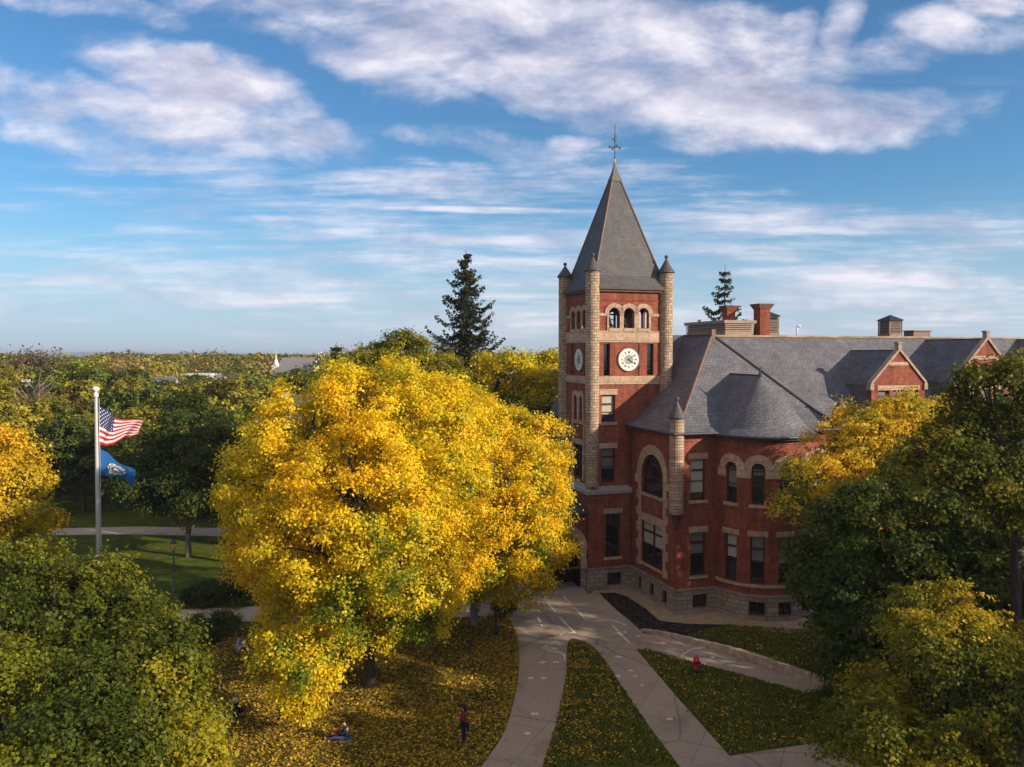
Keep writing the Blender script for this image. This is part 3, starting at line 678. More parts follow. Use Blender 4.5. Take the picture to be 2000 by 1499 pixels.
for c in (8.91, 9.99): archring(mb, ML, c, 13.7, .29, .62, -.08, .05, 9)
mb.mbox(ML, 8.3, 8.6, 12.0, 13.7, -.075, .05); mb.mbox(ML, 9.22, 9.68, 12.1, 13.7, -.06, .25); mb.mbox(ML, 10.3, 10.62, 12.0, 13.7, -.075, .05); mb.mbox(ML, 8.3, 10.62, 11.85, 12.1, -.1, .05)
for k in range(5):
    w_ = .5 if k % 2 else .3
    mb.mbox(ML, 8.58 - w_, 8.58, 7.7 + k * .58, 8.27 + k * .58, -.06, .05); mb.mbox(ML, 10.32, 10.32 + w_, 7.7 + k * .58, 8.27 + k * .58, -.06, .05)
for k in range(2, 6):
    w_ = .22; mb.mbox(ML, 8.4 - w_, 8.4, 9.2 + k * .5, 9.69 + k * .5, -.05, .05); mb.mbox(ML, 10.5, 10.5 + w_, 9.2 + k * .5, 9.69 + k * .5, -.05, .05)
mb.mbox(ML, 8.1, 10.8, 10.32, 10.7, -.075, .05)
part('tower_trim', mb, STONE)
window(MF, -2.36, -1.28, 12.12, 14.1, blind=.72, bm_=BLIND, lintel=.4, transom=.66, low=.36); window(MF, -2.36, -1.28, 7.75, 10.22, blind=.6, bm_=BLINDD, lintel=.38, sill=False)
window(ML, 8.6, 10.3, 7.75, 10.3, blind=0, mull=True, sill=False)
window(ML, 8.62, 9.2, 12.15, 13.7, True, blind=0, sill=False); window(ML, 9.7, 10.28, 12.15, 13.7, True, blind=0, sill=False)
for M, a, b in ((MF, -2.2, -1.68), (MF, 1.24, 1.78), (ML, 10.55, 11.0), (ML, 7.65, 8.1)):
    g = MB(); g.quad(M(a, 15.5, .26), M(b, 15.5, .26), M(b, 17.8, .26), M(a, 17.8, .26)); f_ = part('slot_window', g, GLASS)
    g = MB(); g.mbox(M, a, b, 15.92, 15.96, .2, .27); g.mbox(M, a, b, 16.6, 16.64, .2, .27); g.mbox(M, a, a + .04, 15.5, 17.8, .2, .27); g.build('glazing_bar', SASH, f_)
# recess frame around the dial (raised pilasters either side make the panel)
for M, c in ((MF, -.5), (ML, 9.32)):
    w_ = 1.1 if M is MF else .95
    for a in (c - w_ - .12, c + w_): mb = MB(); mb.mbox(M, a, a + .12, 15.44, 17.88, -.06, .02); part('pilaster', mb, BRICK)
def clock(M, c, z, flip=False):
    def disc(mb, r0, r1, d, n=40, mi=0):
        for k in range(n):
            a, b = 2 * math.pi * k / n, 2 * math.pi * (k + 1) / n
            P = [(r0, a), (r1, a), (r1, b), (r0, b)]
            mb.add([M(c + r * math.sin(t) * (-1 if flip else 1), z + r * math.cos(t), d) for r, t in P], [(0, 1, 2, 3)] if r0 > 0 else [(1, 2, 3)], mi)
    def strip(mb, x0, y0, x1, y1, w, d, mi=0):
        L = math.hypot(x1 - x0, y1 - y0); nx, ny = -(y1 - y0) / L * w / 2, (x1 - x0) / L * w / 2; sg = -1 if flip else 1
        mb.add([M(c + sg * x, z + y, d) for x, y in ((x0 + nx, y0 + ny), (x0 - nx, y0 - ny), (x1 - nx, y1 - ny), (x1 + nx, y1 + ny))], [(0, 1, 2, 3)], mi)
    mb = MB(); disc(mb, .0, .82, -.05); disc(mb, .82, .90, -.07, mi=1)
    n = 40
    for k in range(n):
        a, b = 2 * math.pi * k / n, 2 * math.pi * (k + 1) / n
        mb.add([M(c + .9 * math.sin(t), z + .9 * math.cos(t), d) for t, d in ((a, -.07), (b, -.07), (b, .02), (a, .02))], [(0, 1, 2, 3)], 1)
    root = part('clock', mb, [DIAL, COPPER])
    mb = MB(); disc(mb, 0, .36, -.055); disc(mb, .0, .0001, -.05); mb.build('dial_centre', DIALG, root)
    mb = MB(); num = ['XII', 'I', 'II', 'III', 'IIII', 'V', 'VI', 'VII', 'VIII', 'IX', 'X', 'XI']
    for h, s in enumerate(num):
        t = 2 * math.pi * h / 12; wid = {'I': .04, 'V': .085, 'X': .085}; tot = sum(wid[q] for q in s); x = -tot / 2; rr0, rr1 = .45, .62
        def pt(lx, ly): return (lx * math.cos(t) + ly * math.sin(t), -lx * math.sin(t) + ly * math.cos(t))
        for q in s:
            w_ = wid[q]; m = x + w_ / 2
            segs = {'I': [((m, rr0), (m, rr1), .026)], 'V': [((m - .03, rr1), (m, rr0), .024), ((m + .03, rr1), (m, rr0), .012)], 'X': [((m - .03, rr1), (m + .03, rr0), .024), ((m + .03, rr1), (m - .03, rr0), .012)]}[q]
            for p0, p1, lw in segs: strip(mb, *pt(*p0), *pt(*p1), lw, -.062)
            x += w_
    for k in range(60):
        t = 2 * math.pi * k / 60; strip(mb, .70 * math.sin(t), .70 * math.cos(t), .745 * math.sin(t), .745 * math.cos(t), .012, -.062)
    mb.build('numerals', BLACK, root)
    for L, ang, w_ in ((.40, 128, .06), (.60, 52, .035)):
        mb = MB(); t = R(ang); strip(mb, -.12 * math.sin(t), -.12 * math.cos(t), L * math.sin(t), L * math.cos(t), w_, -.07 - w_ / 5); mb.build('hand', BLACK, root)
clock(MF, -.23, 16.64); clock(ML, 9.32, 16.62, True)
# belfry furniture: bells and their frame
mb = MB()
for x in (-1.39, -.23): mb.lathe((x, TF + 1.1, 19.05), [(.02, .0), (.34, .02), (.36, .1), (.28, .3), (.2, .6), (.16, .75), (.03, .82)], 16)
part('bell', mb, BRONZE, smooth=True)
mb = MB()
for z in (19.0, 20.0): mb.box(-2.2, .45, TF + 1.0, TF + 1.2, z - .12, z)
for x in (-2.0, -.85, .35): mb.box(x - .07, x + .07, TF + 1.02, TF + 1.18, 18.7, 20.6)
for x in (-1.39, -.23):
    for k in range(20):
        a, b = 2 * math.pi * k / 20, 2 * math.pi * (k + 1) / 20
        for r0, r1, y in ((.27, .33, TF + .62), (.0, .08, TF + .6)):
            mb.add([(x + r * math.cos(t), y + dy, 19.3 + r * math.sin(t)) for dy in (0, .05) for r, t in ((r0, a), (r1, a), (r1, b), (r0, b))], [(0, 1, 2, 3), (7, 6, 5, 4), (1, 5, 6, 2)], 1)
part('bell_frame', mb, [GUTTER, plain('grey_iron', (.25, .25, .27), .4, .5)])
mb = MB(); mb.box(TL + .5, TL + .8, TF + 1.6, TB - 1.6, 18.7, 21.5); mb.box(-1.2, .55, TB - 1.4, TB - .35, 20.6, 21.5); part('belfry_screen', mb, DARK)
for x, y, zb, zt, zc in ((TL + .02, TF + .05, 7.5, 22.9, 24.25), (TR - .02, TF + .05, 12.0, 22.95, 24.3), (TL + .02, TB - .05, 7.5, 22.95, 24.15), (TR - .02, TB - .05, 12., 22.95, 24.15)):
    turret(x, y, zb, zt, zc, .5)
# spire
e = .32; zx = 21.85; cx, cy = (TL + TR) / 2, (TF + TB) / 2
hw, hd = (TR - TL) / 2, (TB - TF) / 2
mb = MB(); sp = [(1 + e / hw, zx + .02), (.90, 22.75), (.80, 23.6), (.09, 30.3)]
for (f0, z0), (f1, z1) in zip(sp, sp[1:]):
    c4 = [(-1, -1), (1, -1), (1, 1), (-1, 1)]
    for k in range(4):
        a, b = c4[k], c4[(k + 1) % 4]
        mb.quad((cx + a[0] * hw * f0, cy + a[1] * hd * f0, z0), (cx + b[0] * hw * f0, cy + b[1] * hd * f0, z0), (cx + b[0] * hw * f1, cy + b[1] * hd * f1, z1), (cx + a[0] * hw * f1, cy + a[1] * hd * f1, z1))
spire = part('spire', mb, SPIRE)
mb = MB()
for a in ((-1, -1), (1, -1), (1, 1), (-1, 1)): mb.tube([(cx + a[0] * hw * f, cy + a[1] * hd * f, z + .02) for f, z in sp], .065, 6)
mb.build('hip_roll', RIDGE, spire)
mb = MB(); mb.box(cx - hw - e, cx + hw + e, cy - hd - e, cy + hd + e, zx - .16, zx + .03); mb.box(cx - hw - e + .12, cx + hw + e - .12, cy - hd - e + .12, cy + hd + e - .12, zx - .32, zx - .16); mb.build('cornice', COPPER, spire)
mb = MB(); t4 = lambda f, z: [(cx + a * f, cy + b * f, z) for a, b in ((-1, -1), (1, -1), (1, 1), (-1, 1))]
pr = [(.40, 30.0), (.40, 30.12), (.20, 30.7), (.06, 31.35)]
for (f0, z0), (f1, z1) in zip(pr, pr[1:]):
    A4, B4 = t4(f0, z0), t4(f1, z1)
    for k in range(4): mb.quad(A4[k], A4[(k + 1) % 4], B4[(k + 1) % 4], B4[k])
mb.build('spire_cap', plain('patina_cap', (.12, .12, .085), .6), spire)
mb = MB(); mb.lathe((cx, cy, 31.3), [(.05, 0), (.11, .06), (.12, .16), (.07, .26), (.05, .4)], 10); mb.build('gilded_collar', GOLD, spire)
mb = MB(); mb.tube([(cx, cy, 31.6), (cx, cy, 34.3)], [.035, .02], 6)
for a, b in ((1, 0), (0, 1)):
    mb.tube([(cx - .42 * a, cy - .42 * b, 32.6), (cx + .42 * a, cy + .42 * b, 32.6)], .018, 5)
    for s_ in (-1, 1): mb.box(cx + s_ * .42 * a - .06, cx + s_ * .42 * a + .06, cy + s_ * .42 * b - .06, cy + s_ * .42 * b + .06, 32.52, 32.68)
mb.lathe((cx, cy, 33.0), [(.02, 0), (.07, .05), (.02, .12)], 8); mb.box(cx - .22, cx + .02, cy - .012, cy + .012, 33.1, 33.3); mb.box(cx - .02, cx + .14, cy - .012, cy + .012, 33.2, 33.5)
mb.build('weather_vane', BLACK, spire)
# lower stage and ledge
ML2, MF2 = Mu(TL - .35), Mf(VT - .22)
mb = MB(); wall(mb, MF2, TL - .35, 0.0, ZL, 7.05, [('r', -2.1, -.95, 2.35, 5.5)]); wall(mb, ML2, VT - .22, 12.4, -.3, 7.05, []); part('tower_lower_wall', mb, BRICK)
window(MF2, -2.1, -.95, 2.35, 5.5, blind=.0, lintel=.38)
mb = MB(); a = .5
P0 = [(TL - .45, VT - .32, 6.95), (0.02, VT - .32, 6.95), (0.02, VT + .05, 6.95), (TL + .05, 12.5, 6.95), (TL - .45, 12.5, 6.95)]
mb.box(TL - .47, -.02, VT - .34, VT + .1, 6.95, 7.2); mb.box(TL - .47, TL + .1, VT + .1, 12.5, 6.95, 7.2)
mb.quad((TL - .47, VT - .34, 7.2), (-.02, VT - .34, 7.2), (-.02, VT + .02, 7.5), (TL, VT + .02, 7.5)); mb.quad((TL - .47, 12.5, 7.2), (TL - .47, VT - .34, 7.2), (TL, VT + .02, 7.5), (TL, 12.5, 7.5))
part('tower_ledge', mb, LEDGE)
mb = MB(); mb.tube([(-.12, VT - .1, 7.3), (-.12, VT - .1, 11.9)], .05, 8); mb.tube([(-.12, VT - .28, .2), (-.12, VT - .28, 7.1)], .05, 8); part('downpipe', mb, COPPER)
# entrance porch west of the tower
MP = Mf(VT + .05); mb = MB()
wall(mb, MP, -10.6, -3.43, ZL, 5.75, [('a', -6.9, -3.95, ZL, 2.9)], depth=.6); wall(mb, Mu(-10.6), VT + .05, 12.4, -.3, 5.75, [])
part('porch_wall', mb, BRICK)
mb = MB(); wall(mb, Mf(VT - .05), -10.6, -6.9, -.3, ZL, []); mb.box(-10.65, -6.92, VT - .1, VT + .05, ZL - .1, ZL + .04); part('foundation', mb, BASEST); mb = MB(); wall(mb, Mf(VT - .05), -3.95, -3.44, -.3, ZL, []); mb.box(-3.94, -3.44, VT - .1, VT + .05, ZL - .1, ZL + .04)
part('foundation', mb, BASEST)
mb = MB(); archring(mb, MP, -5.42, 2.9, 1.475, 2.05, -.12, .3, 15, gap=.02)
for sg in (-1, 1):
    for k, w_ in enumerate((.5, .42)): mb.mbox(MP, *sorted((-5.42 + sg * 1.48, -5.42 + sg * (1.48 + w_))), 1.66 + k * .62, 2.27 + k * .62, -.11, .3)
part('porch_arch', mb, STONE)
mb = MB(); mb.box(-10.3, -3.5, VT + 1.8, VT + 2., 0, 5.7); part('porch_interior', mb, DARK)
mb = MB(); mb.quad((-11.0, VT - .35, 5.7), (-3.44, VT - .35, 5.7), (-3.44, VT + 5.3, 7.6), (-8.6, VT + 5.3, 7.6)); mb.quad((-11., VT + 5.6, 5.7), (-11., VT - .35, 5.7), (-8.6, VT + 5.3, 7.6), (-8.6, VT + 5.6, 7.6))
pr_ = part('porch_roof', mb, PSLATE); mb = MB(); mb.tube([(-11.0, VT - .37, 5.68), (-3.48, VT - .37, 5.68)], .08, 8); mb.build('gutter', GUTTER, pr_)
mb = MB(); mb.box(-7.1, -3.8, VT - 1.0, VT + 1.8, 0, .16); part('porch_step', mb, LEDGE)
# ------------------------------------------------------------------ ground
def groundmat(name, stops, s1=1.2, s2=14., bump=.3, rough=.95, mix=.5, vor=None):
    n = NT(name); tc = n.n('ShaderNodeTexCoord')
    a = n.n('ShaderNodeTexNoise', i_Scale=s1, i_Detail=6.); b = n.n('ShaderNodeTexNoise', i_Scale=s2, i_Detail=4., i_Roughness=.7)
    n.l(tc.outputs['Object'], a.inputs[0]); n.l(tc.outputs['Object'], b.inputs[0])
    m = n.n('ShaderNodeMix', data_type='FLOAT'); m.inputs[0].default_value = mix; n.l(a.outputs['Fac'], m.inputs[2]); n.l(b.outputs['Fac'], m.inputs[3])
    r = ramp(n, stops); n.l(m.outputs[0], r.inputs[0]); n.l(r.outputs[0], n.b.inputs['Base Color'])
    bp = n.n('ShaderNodeBump', i_Strength=bump, i_Distance=.05); n.l(b.outputs['Fac'], bp.inputs['Height']); n.l(bp.outputs[0], n.b.inputs['Normal'])
    n.set(Roughness=rough); n.b.inputs['Specular IOR Level'].default_value = .1
    return n.m
FOREST = groundmat('forest_floor', [(.3, (.03, .035, .012)), (.6, (.08, .07, .02)), (.75, (.13, .09, .03))], .05, .8)
LAWN = groundmat('lawn_grass', [(.34, (.030, .050, .006)), (.47, (.062, .088, .009)), (.56, (.11, .125, .014)), (.66, (.19, .16, .03))], 1.1, 18., 1.2, mix=.55)
LEAFY = groundmat('leafy_lawn', [(.36, (.035, .048, .008)), (.48, (.075, .075, .010)), (.56, (.17, .125, .014)), (.66, (.32, .21, .018))], .22, 11., .5, mix=.62)
def paving(name, c1, c2, w, h):
    n = NT(name); tc = n.n('ShaderNodeTexCoord')
    br = n.n('ShaderNodeTexBrick', offset=0.); br.inputs['Scale'].default_value = 1; br.inputs['Brick Width'].default_value = w; br.inputs['Row Height'].default_value = h
    br.inputs['Mortar Size'].default_value = .018; br.inputs['Color1'].default_value = rgba(c1); br.inputs['Color2'].default_value = rgba(c2); br.inputs['Mortar'].default_value = rgba([q * .62 for q in c2])
    mp = n.n('ShaderNodeMapping'); mp.inputs['Rotation'].default_value = (0, 0, R(24)); n.l(tc.outputs['UV'], mp.inputs[0]); n.l(mp.outputs[0], br.inputs['Vector'])
    st = n.n('ShaderNodeTexNoise', i_Scale=.35, i_Detail=9., i_Roughness=.68); n.l(tc.outputs['Object'], st.inputs[0]); fi = n.n('ShaderNodeTexNoise', i_Scale=14., i_Detail=5.); n.l(tc.outputs['Object'], fi.inputs[0])
    r1 = ramp(n, [(.32, (.70, .68, .66)), (.5, (1, 1, 1)), (.7, (1.0, .99, .97))]); n.l(st.outputs['Fac'], r1.inputs[0]); r2 = ramp(n, [(.3, (.86, .86, .86)), (.7, (1, 1, 1))]); n.l(fi.outputs['Fac'], r2.inputs[0])
    vo = n.n('ShaderNodeTexVoronoi', feature='DISTANCE_TO_EDGE', i_Scale=.16); wv = n.n('ShaderNodeMix', data_type='RGBA'); wv.inputs[0].default_value = .35; n.l(tc.outputs['Object'], wv.inputs[6]); n.l(st.outputs['Color'], wv.inputs[7]); n.l(wv.outputs[2], vo.inputs['Vector'])
    r3 = ramp(n, [(.0, (.6, .57, .55)), (.006, (1, 1, 1))]); n.l(vo.outputs['Distance'], r3.inputs[0]); x = br.outputs['Color']
    for q in (r1, r2, r3):
        m_ = n.n('ShaderNodeMix', data_type='RGBA', blend_type='MULTIPLY'); m_.inputs[0].default_value = 1; n.l(x, m_.inputs[6]); n.l(q.outputs[0], m_.inputs[7]); x = m_.outputs[2]
    n.l(x, n.b.inputs['Base Color']); n.set(Roughness=.88); n.b.inputs['Specular IOR Level'].default_value = .15
    return n.m
ASPH = paving('path_asphalt', (.46, .355, .27), (.42, .325, .245), 3.4, 3.4)
CONC = paving('path_concrete', (.56, .43, .33), (.52, .40, .30), 2., 2.)
GRAVEL = groundmat('gravel', [(.35, (.24, .17, .10)), (.5, (.42, .30, .19)), (.65, (.60, .45, .30))], 2., 30., .9, mix=.7)
MULCH = groundmat('dark_mulch', [(.38, (.008, .006, .007)), (.5, (.03, .024, .024)), (.64, (.11, .08, .07))], 3., 9., .9)
KERB = plain('granite_kerb', (.42, .31, .22), .85, 0, .2, .3, 4.)
MARK = plain('worn_white_paint', (.74, .62, .54), .8, 0, .2, .35, 9.)
gm = MB(); gm.quad((-9000, -3000, -.02), (9000, -3000, -.02), (9000, 15000, -.02), (-9000, 15000, -.02)); tag(gm.build('ground', FOREST), kind='structure')
sheet('lawn', [(-60, 5), (60, 5), (60, 74), (8, 74), (-2, 70), (-24, 78), (-60, 100)], .0, LAWN)
g_ = lambda *a: [gp(*p) for p in a]
sheet('leafy_lawn', g_((1014, 1290), (1008, 1350), (985, 1430), (940, 1499), (880, 1600), (300, 1620), (330, 1300), (470, 1225), (700, 1222), (930, 1209), (990, 1196), (1009, 1240)), .012, LEAFY)
sheet('leafy_lawn', g_((500, 1176), (420, 1150), (440, 1105), (520, 1080), (700, 1090), (900, 1110), (1040, 1122), (880, 1160), (700, 1172)), .012, LEAFY)
def curve(pts, n=8):                                            # Catmull-Rom through ground points
    P = [Vector(p) for p in pts]; out = []
    for i in range(len(P) - 1):
        a, b, c, d = P[max(i - 1, 0)], P[i], P[i + 1], P[min(i + 2, len(P) - 1)]
        for k in range(n):
            t = k / n; out.append(tuple(.5 * ((2 * b) + (c - a) * t + (2 * a - 5 * b + 4 * c - d) * t * t + (3 * b - a - 3 * c + d) * t ** 3)))
    out.append(tuple(P[-1])); return out
left_edge = curve(g_((900, 1560), (940, 1499), (985, 1430), (1008, 1350), (1014, 1290), (1008, 1240), (985, 1200)))
outline = left_edge + g_((930, 1205), (700, 1216), (510, 1215), (370, 1214), (150, 1232), (150, 1196), (370, 1191), (510, 1185), (700, 1180), (900, 1166), (1060, 1128), (1110, 1118)) + [W(-6.9, 6.0)[:2], W(-3.5, 6.0)[:2]] + g_((1165, 1152), (1178, 1168), (1203, 1192), (1232, 1215), (1256, 1238), (1290, 1243), (1390, 1270), (1480, 1300), (1612, 1345), (1720, 1382), (1900, 1440), (2300, 1560), (2300, 1900), (860, 1900))
path = sheet('path', outline, .024, ASPH)
sheet('lawn', g_((1243, 1270), (1262, 1268), (1340, 1291), (1480, 1329), (1598, 1361), (1690, 1387), (1800, 1420), (1760, 1430), (1640, 1446), (1530, 1462), (1425, 1478), (1330, 1372)), .03, LAWN)
sheet('lawn', curve(g_((1325, 1495), (1250, 1395), (1180, 1290), (1160, 1266), (1135, 1252), (1110, 1255), (1105, 1330), (1085, 1420), (1060, 1499), (1030, 1570)), 6) + g_((1200, 1580), (1330, 1500)), .03, LAWN)
sheet('gravel', [W(.1, 7.)[:2], W(-.2, 6.7)[:2], W(-3.5, 6.4)[:2]] + g_((1172, 1158), (1215, 1163), (1262, 1192), (1290, 1214), (1340, 1220), (1400, 1222), (1470, 1231), (1540, 1237), (1600, 1232), (1625, 1215)) + [W(14, -1.)[:2], W(14, 3)[:2], W(1, 3.)[:2]], .012, GRAVEL)
sheet('mulch_bed', g_((1172, 1160), (1200, 1158), (1225, 1166), (1262, 1190), (1288, 1213), (1340, 1219), (1425, 1221), (1380, 1236), (1345, 1243), (1290, 1240), (1256, 1236), (1232, 1213), (1203, 1190)), .018, MULCH)
sheet('far_path', g_((100, 1046), (100, 1033), (270, 1029), (480, 1033), (640, 1040), (640, 1052), (470, 1049), (250, 1044)), .012, CONC)
0 and sheet('parking_lot', g_((235, 1024), (300, 1018), (420, 1016), (560, 1016), (640, 1026), (480, 1031), (300, 1028)), .006, ASPH)
# worn white markings painted on the paths
mk = MB(); rm = random.Random(3)
def mline(pts, w, n=5):
    P = curve(g_(*pts), n)
    for a, b in zip(P, P[1:]):
        a, b = Vector(a), Vector(b); d = (b - a); 
        if d.length < 1e-4 or rm.random() < .06: continue
        nn = Vector((-d.y, d.x)).normalized() * w * .75 * rm.uniform(.6, 1.3)
        mk.quad((a.x - nn.x, a.y - nn.y, .034), (b.x - nn.x, b.y - nn.y, .034), (b.x + nn.x, b.y + nn.y, .034), (a.x + nn.x, a.y + nn.y, .034))
mline([(1071, 1180), (1098, 1212), (1124, 1238)], .09); mline([(1098, 1163), (1128, 1194), (1151, 1214), (1190, 1212), (1222, 1222)], .07)
mline([(1196, 1222), (1212, 1240), (1230, 1257)], .11); mline([(1058, 1241), (1090, 1239), (1120, 1237)], .09); mline([(1056, 1267), (1092, 1268), (1070, 1272), (1098, 1277), (1103, 1290)], .10)
mline([(1050, 1205), (1058, 1224)], .10); mline([(1331, 1282), (1350, 1270), (1380, 1266)], .10); mline([(915, 1186), (922, 1199)], .3)
mline([(1066, 1262), (1068, 1272)], .12); mline([(1090, 1236), (1096, 1243)], .08)
for px, py in ((1060, 1295), (1086, 1295), (1036, 1326), (1062, 1326), (1208, 1284), (1206, 1322), (1240, 1322), (1254, 1340), (1246, 1244), (1232, 1311), (1296, 1258), (1308, 1406), (1045, 1396), (1030, 1434), (1220, 1236), (1392, 1285), (1375, 1298)):
    x, y = gp(px, py); r = rm.uniform(.10, .2)
    mk.add([(x + r * 1.2 * math.cos(t) * rm.uniform(.7, 1.1), y + r * math.sin(t) * rm.uniform(.7, 1.1), .034) for t in [k * math.pi / 5 for k in range(10)]], [tuple(range(10))])
mk.build('path_marking', MARK, path)
# low granite wall along the right-hand walk, with block joints
kb = MB(); P = curve(g_((1250, 1234), (1290, 1243), (1390, 1270), (1480, 1299), (1612, 1345), (1640, 1354)), 4)
for i, (a, b) in enumerate(zip(P, P[1:])):
    a, b = Vector(a), Vector(b); d = (b - a).normalized(); nn = Vector((-d.y, d.x)) * -1; 
    if nn.y < 0: nn = -nn
    a2, b2 = a + d * .012, b - d * .012; h = .12 + .34 * min(1, i / 10)
    vs = [(q.x + nn.x * o_, q.y + nn.y * o_, z) for z in (0, h) for o_ in (0, .32) for q in (a2, b2)]
    kb.add(vs, [(0, 2, 3, 1), (4, 5, 7, 6), (0, 1, 5, 4), (2, 6, 7, 3), (0, 4, 6, 2), (1, 3, 7, 5)])
tag(kb.build('low_wall', KERB), 'long low granite block wall curving beside the right-hand walk', 'wall')
# hills beyond the bay
hm = MB(); xs = np.linspace(-8800, 6000, 90)
hz_ = [26 + 10 * math.sin(x * .0011) + 6 * math.sin(x * .0043 + 1) + 3 * math.sin(x * .013) for x in xs]
for i in range(89):
    hm.quad((xs[i], 7600, -1), (xs[i + 1], 7600, -1), (xs[i + 1], 8200, hz_[i + 1]), (xs[i], 8200, hz_[i])); hm.quad((xs[i], 8200, hz_[i]), (xs[i + 1], 8200, hz_[i + 1]), (xs[i + 1], 9400, -1), (xs[i], 9400, -1))
tag(hm.build('hills', plain('far_hills', (.035, .05, .05), .95, 0, .05)), kind='structure')

# ------------------------------------------------------------------ fallen leaves (stuff)
rng = np.random.default_rng(5)
def litter(name, poly, n, size, pal, dens=None, z0=.035):
    P = np.array(poly); lo, hi = P.min(0), P.max(0); pts = rng.uniform(lo, hi, (n * 4, 2))
    ins = np.zeros(len(pts), bool)
    for i in range(len(P)):
        a, b = P[i], P[(i + 1) % len(P)]; c = (a[1] > pts[:, 1]) != (b[1] > pts[:, 1])
        xx = (b[0] - a[0]) * (pts[:, 1] - a[1]) / (b[1] - a[1] + 1e-12) + a[0]; ins ^= c & (pts[:, 0] < xx)
    pts = pts[ins]
    if dens is not None: pts = pts[rng.uniform(size=len(pts)) < dens(pts)]
    pts = pts[:n]; m = len(pts)
    Q = np.concatenate([pts, rng.uniform(z0, z0 + .04, (m, 1))], 1); N = rng.normal(size=(m, 3)) * .25 + [0, 0, 1]; N /= np.linalg.norm(N, axis=1)[:, None]
    pal = np.array(pal); Q[:, 2] += 0; c = pal[rng.integers(len(pal), size=m)] * (1 + rng.normal(0, .2, m))[:, None]
    o = leafmesh(name, Q, N, np.full(m, size), c, LITTER, rng=rng); o['kind'] = 'stuff'; return o
YL = [(.46, .29, .02), (.38, .24, .015), (.30, .17, .012), (.20, .125, .012), (.52, .36, .03), (.14, .085, .012), (.10, .075, .01)]
def dn(p):
    d = np.minimum(np.hypot(p[:, 0] + 7, p[:, 1] - 41), np.hypot(p[:, 0] + 1.5, p[:, 1] - 50)); edge = np.clip(1 - np.abs(p[:, 0] - .1) / 1.2, 0, 1) * .6
    return np.clip(1.15 - d / 15, .12, 1) * np.clip(.75 + .45 * lf(np.c_[p, p[:, :1] * 0], np.random.default_rng(3), .5), .1, 1) + edge
litter('fallen_leaves', g_((1014, 1290), (1008, 1350), (985, 1430), (940, 1499), (880, 1600), (300, 1620), (330, 1300), (470, 1225), (700, 1222), (930, 1209), (990, 1196), (1009, 1240)), 74000, .125, YL, dn)
litter('fallen_leaves', g_((500, 1176), (420, 1150), (440, 1105), (520, 1080), (700, 1090), (900, 1110), (1040, 1122), (880, 1160), (700, 1172)), 13000, .14, YL)
litter('fallen_leaves', g_((1320, 1495), (1250, 1395), (1180, 1290), (1135, 1254), (1112, 1257), (1105, 1330), (1085, 1420), (1060, 1499)), 4200, .11, YL, lambda p: np.clip(1.3 - (p[:, 0] - 1.3 - (p[:, 1] - 33) * .14) / 3.0, .12, 1) * np.clip(.6 + .9 * lf(np.c_[p, p[:, :1] * 0], np.random.default_rng(4), 1.3), .08, 1), .11)
litter('fallen_leaves', g_((1245, 1271), (1262, 1270), (1598, 1361), (1690, 1387), (1640, 1444), (1425, 1476)), 1700, .11, YL, lambda p: np.clip(.45 + 1.1 * lf(np.c_[p, p[:, :1] * 0], np.random.default_rng(6), 1.1), .05, 1), .11)
litter('fallen_leaves', g_((940, 1499), (1008, 1350), (1014, 1290), (1100, 1200), (1250, 1240), (1500, 1330), (1325, 1480), (1060, 1499)), 260, .10, YL)
litter('fallen_leaves', g_((1345, 1241), (1425, 1222), (1620, 1235), (1620, 1325)), 600, .11, YL, None, .11)

GP = [(.07, .105, .010), (.11, .145, .012), (.17, .19, .016), (.27, .24, .03), (.05, .075, .008)]
def grass(poly, n, size):
    o = litter('grass', poly, n, size, GP, lambda p: np.clip(.75 + .5 * lf(np.c_[p, p[:, :1] * 0], np.random.default_rng(9), .9), .25, 1))
    me = o.data; nv = len(me.vertices); c = np.empty(nv * 3, np.float32); me.vertices.foreach_get('co', c); c = c.reshape(-1, 4, 3); m = c.mean(1, keepdims=True); d = c - m
    up = rng.uniform(.5, 1., (len(c), 1)) * size; c2 = c.copy(); c2[:, :, :2] = m[:, :, :2] + d[:, :, :2] * .45; c2[:, 0, 2] = .02; c2[:, 1, 2] = .02; c2[:, 2, 2] = .02 + up[:, 0]; c2[:, 3, 2] = .02 + up[:, 0] * .8
    me.vertices.foreach_set('co', c2.astype(np.float32).ravel()); me.update()
grass(g_((1320, 1495), (1250, 1395), (1180, 1290), (1135, 1254), (1112, 1257), (1105, 1330), (1085, 1420), (1060, 1499)), 22000, .13)
grass(g_((1245, 1271), (1262, 1270), (1598, 1361), (1690, 1387), (1640, 1444), (1425, 1476)), 30000, .13)
grass(g_((1345, 1241), (1425, 1222), (1620, 1235), (1620, 1325)), 16000, .13)
# ------------------------------------------------------------------ near trees
YEL = [(.14, .20, .012), (.46, .44, .02), (.76, .57, .016), (.86, .63, .015), (.88, .61, .013), (.87, .54, .012)]
ORA = [(.26, .26, .02), (.60, .43, .02), (.72, .48, .015), (.74, .43, .012)]
OLV = [(.05, .075, .008), (.13, .15, .010), (.25, .24, .014), (.40, .33, .018)]
GRN = [(.035, .060, .010), (.06, .088, .012), (.11, .13, .014)]
DRK = [(.05, .078, .010), (.09, .12, .013), (.16, .18, .018), (.26, .23, .02)]
LOC = [(.12, .17, .012), (.34, .33, .02), (.62, .46, .02), (.80, .50, .02)]
def L(px, py, D, rpx, ry=None, rz=None):
    x, y, z = at(px, py, D); k = D / F; return [x, y, z, rpx * k, (ry or rpx) * k, (rz or rpx) * k]
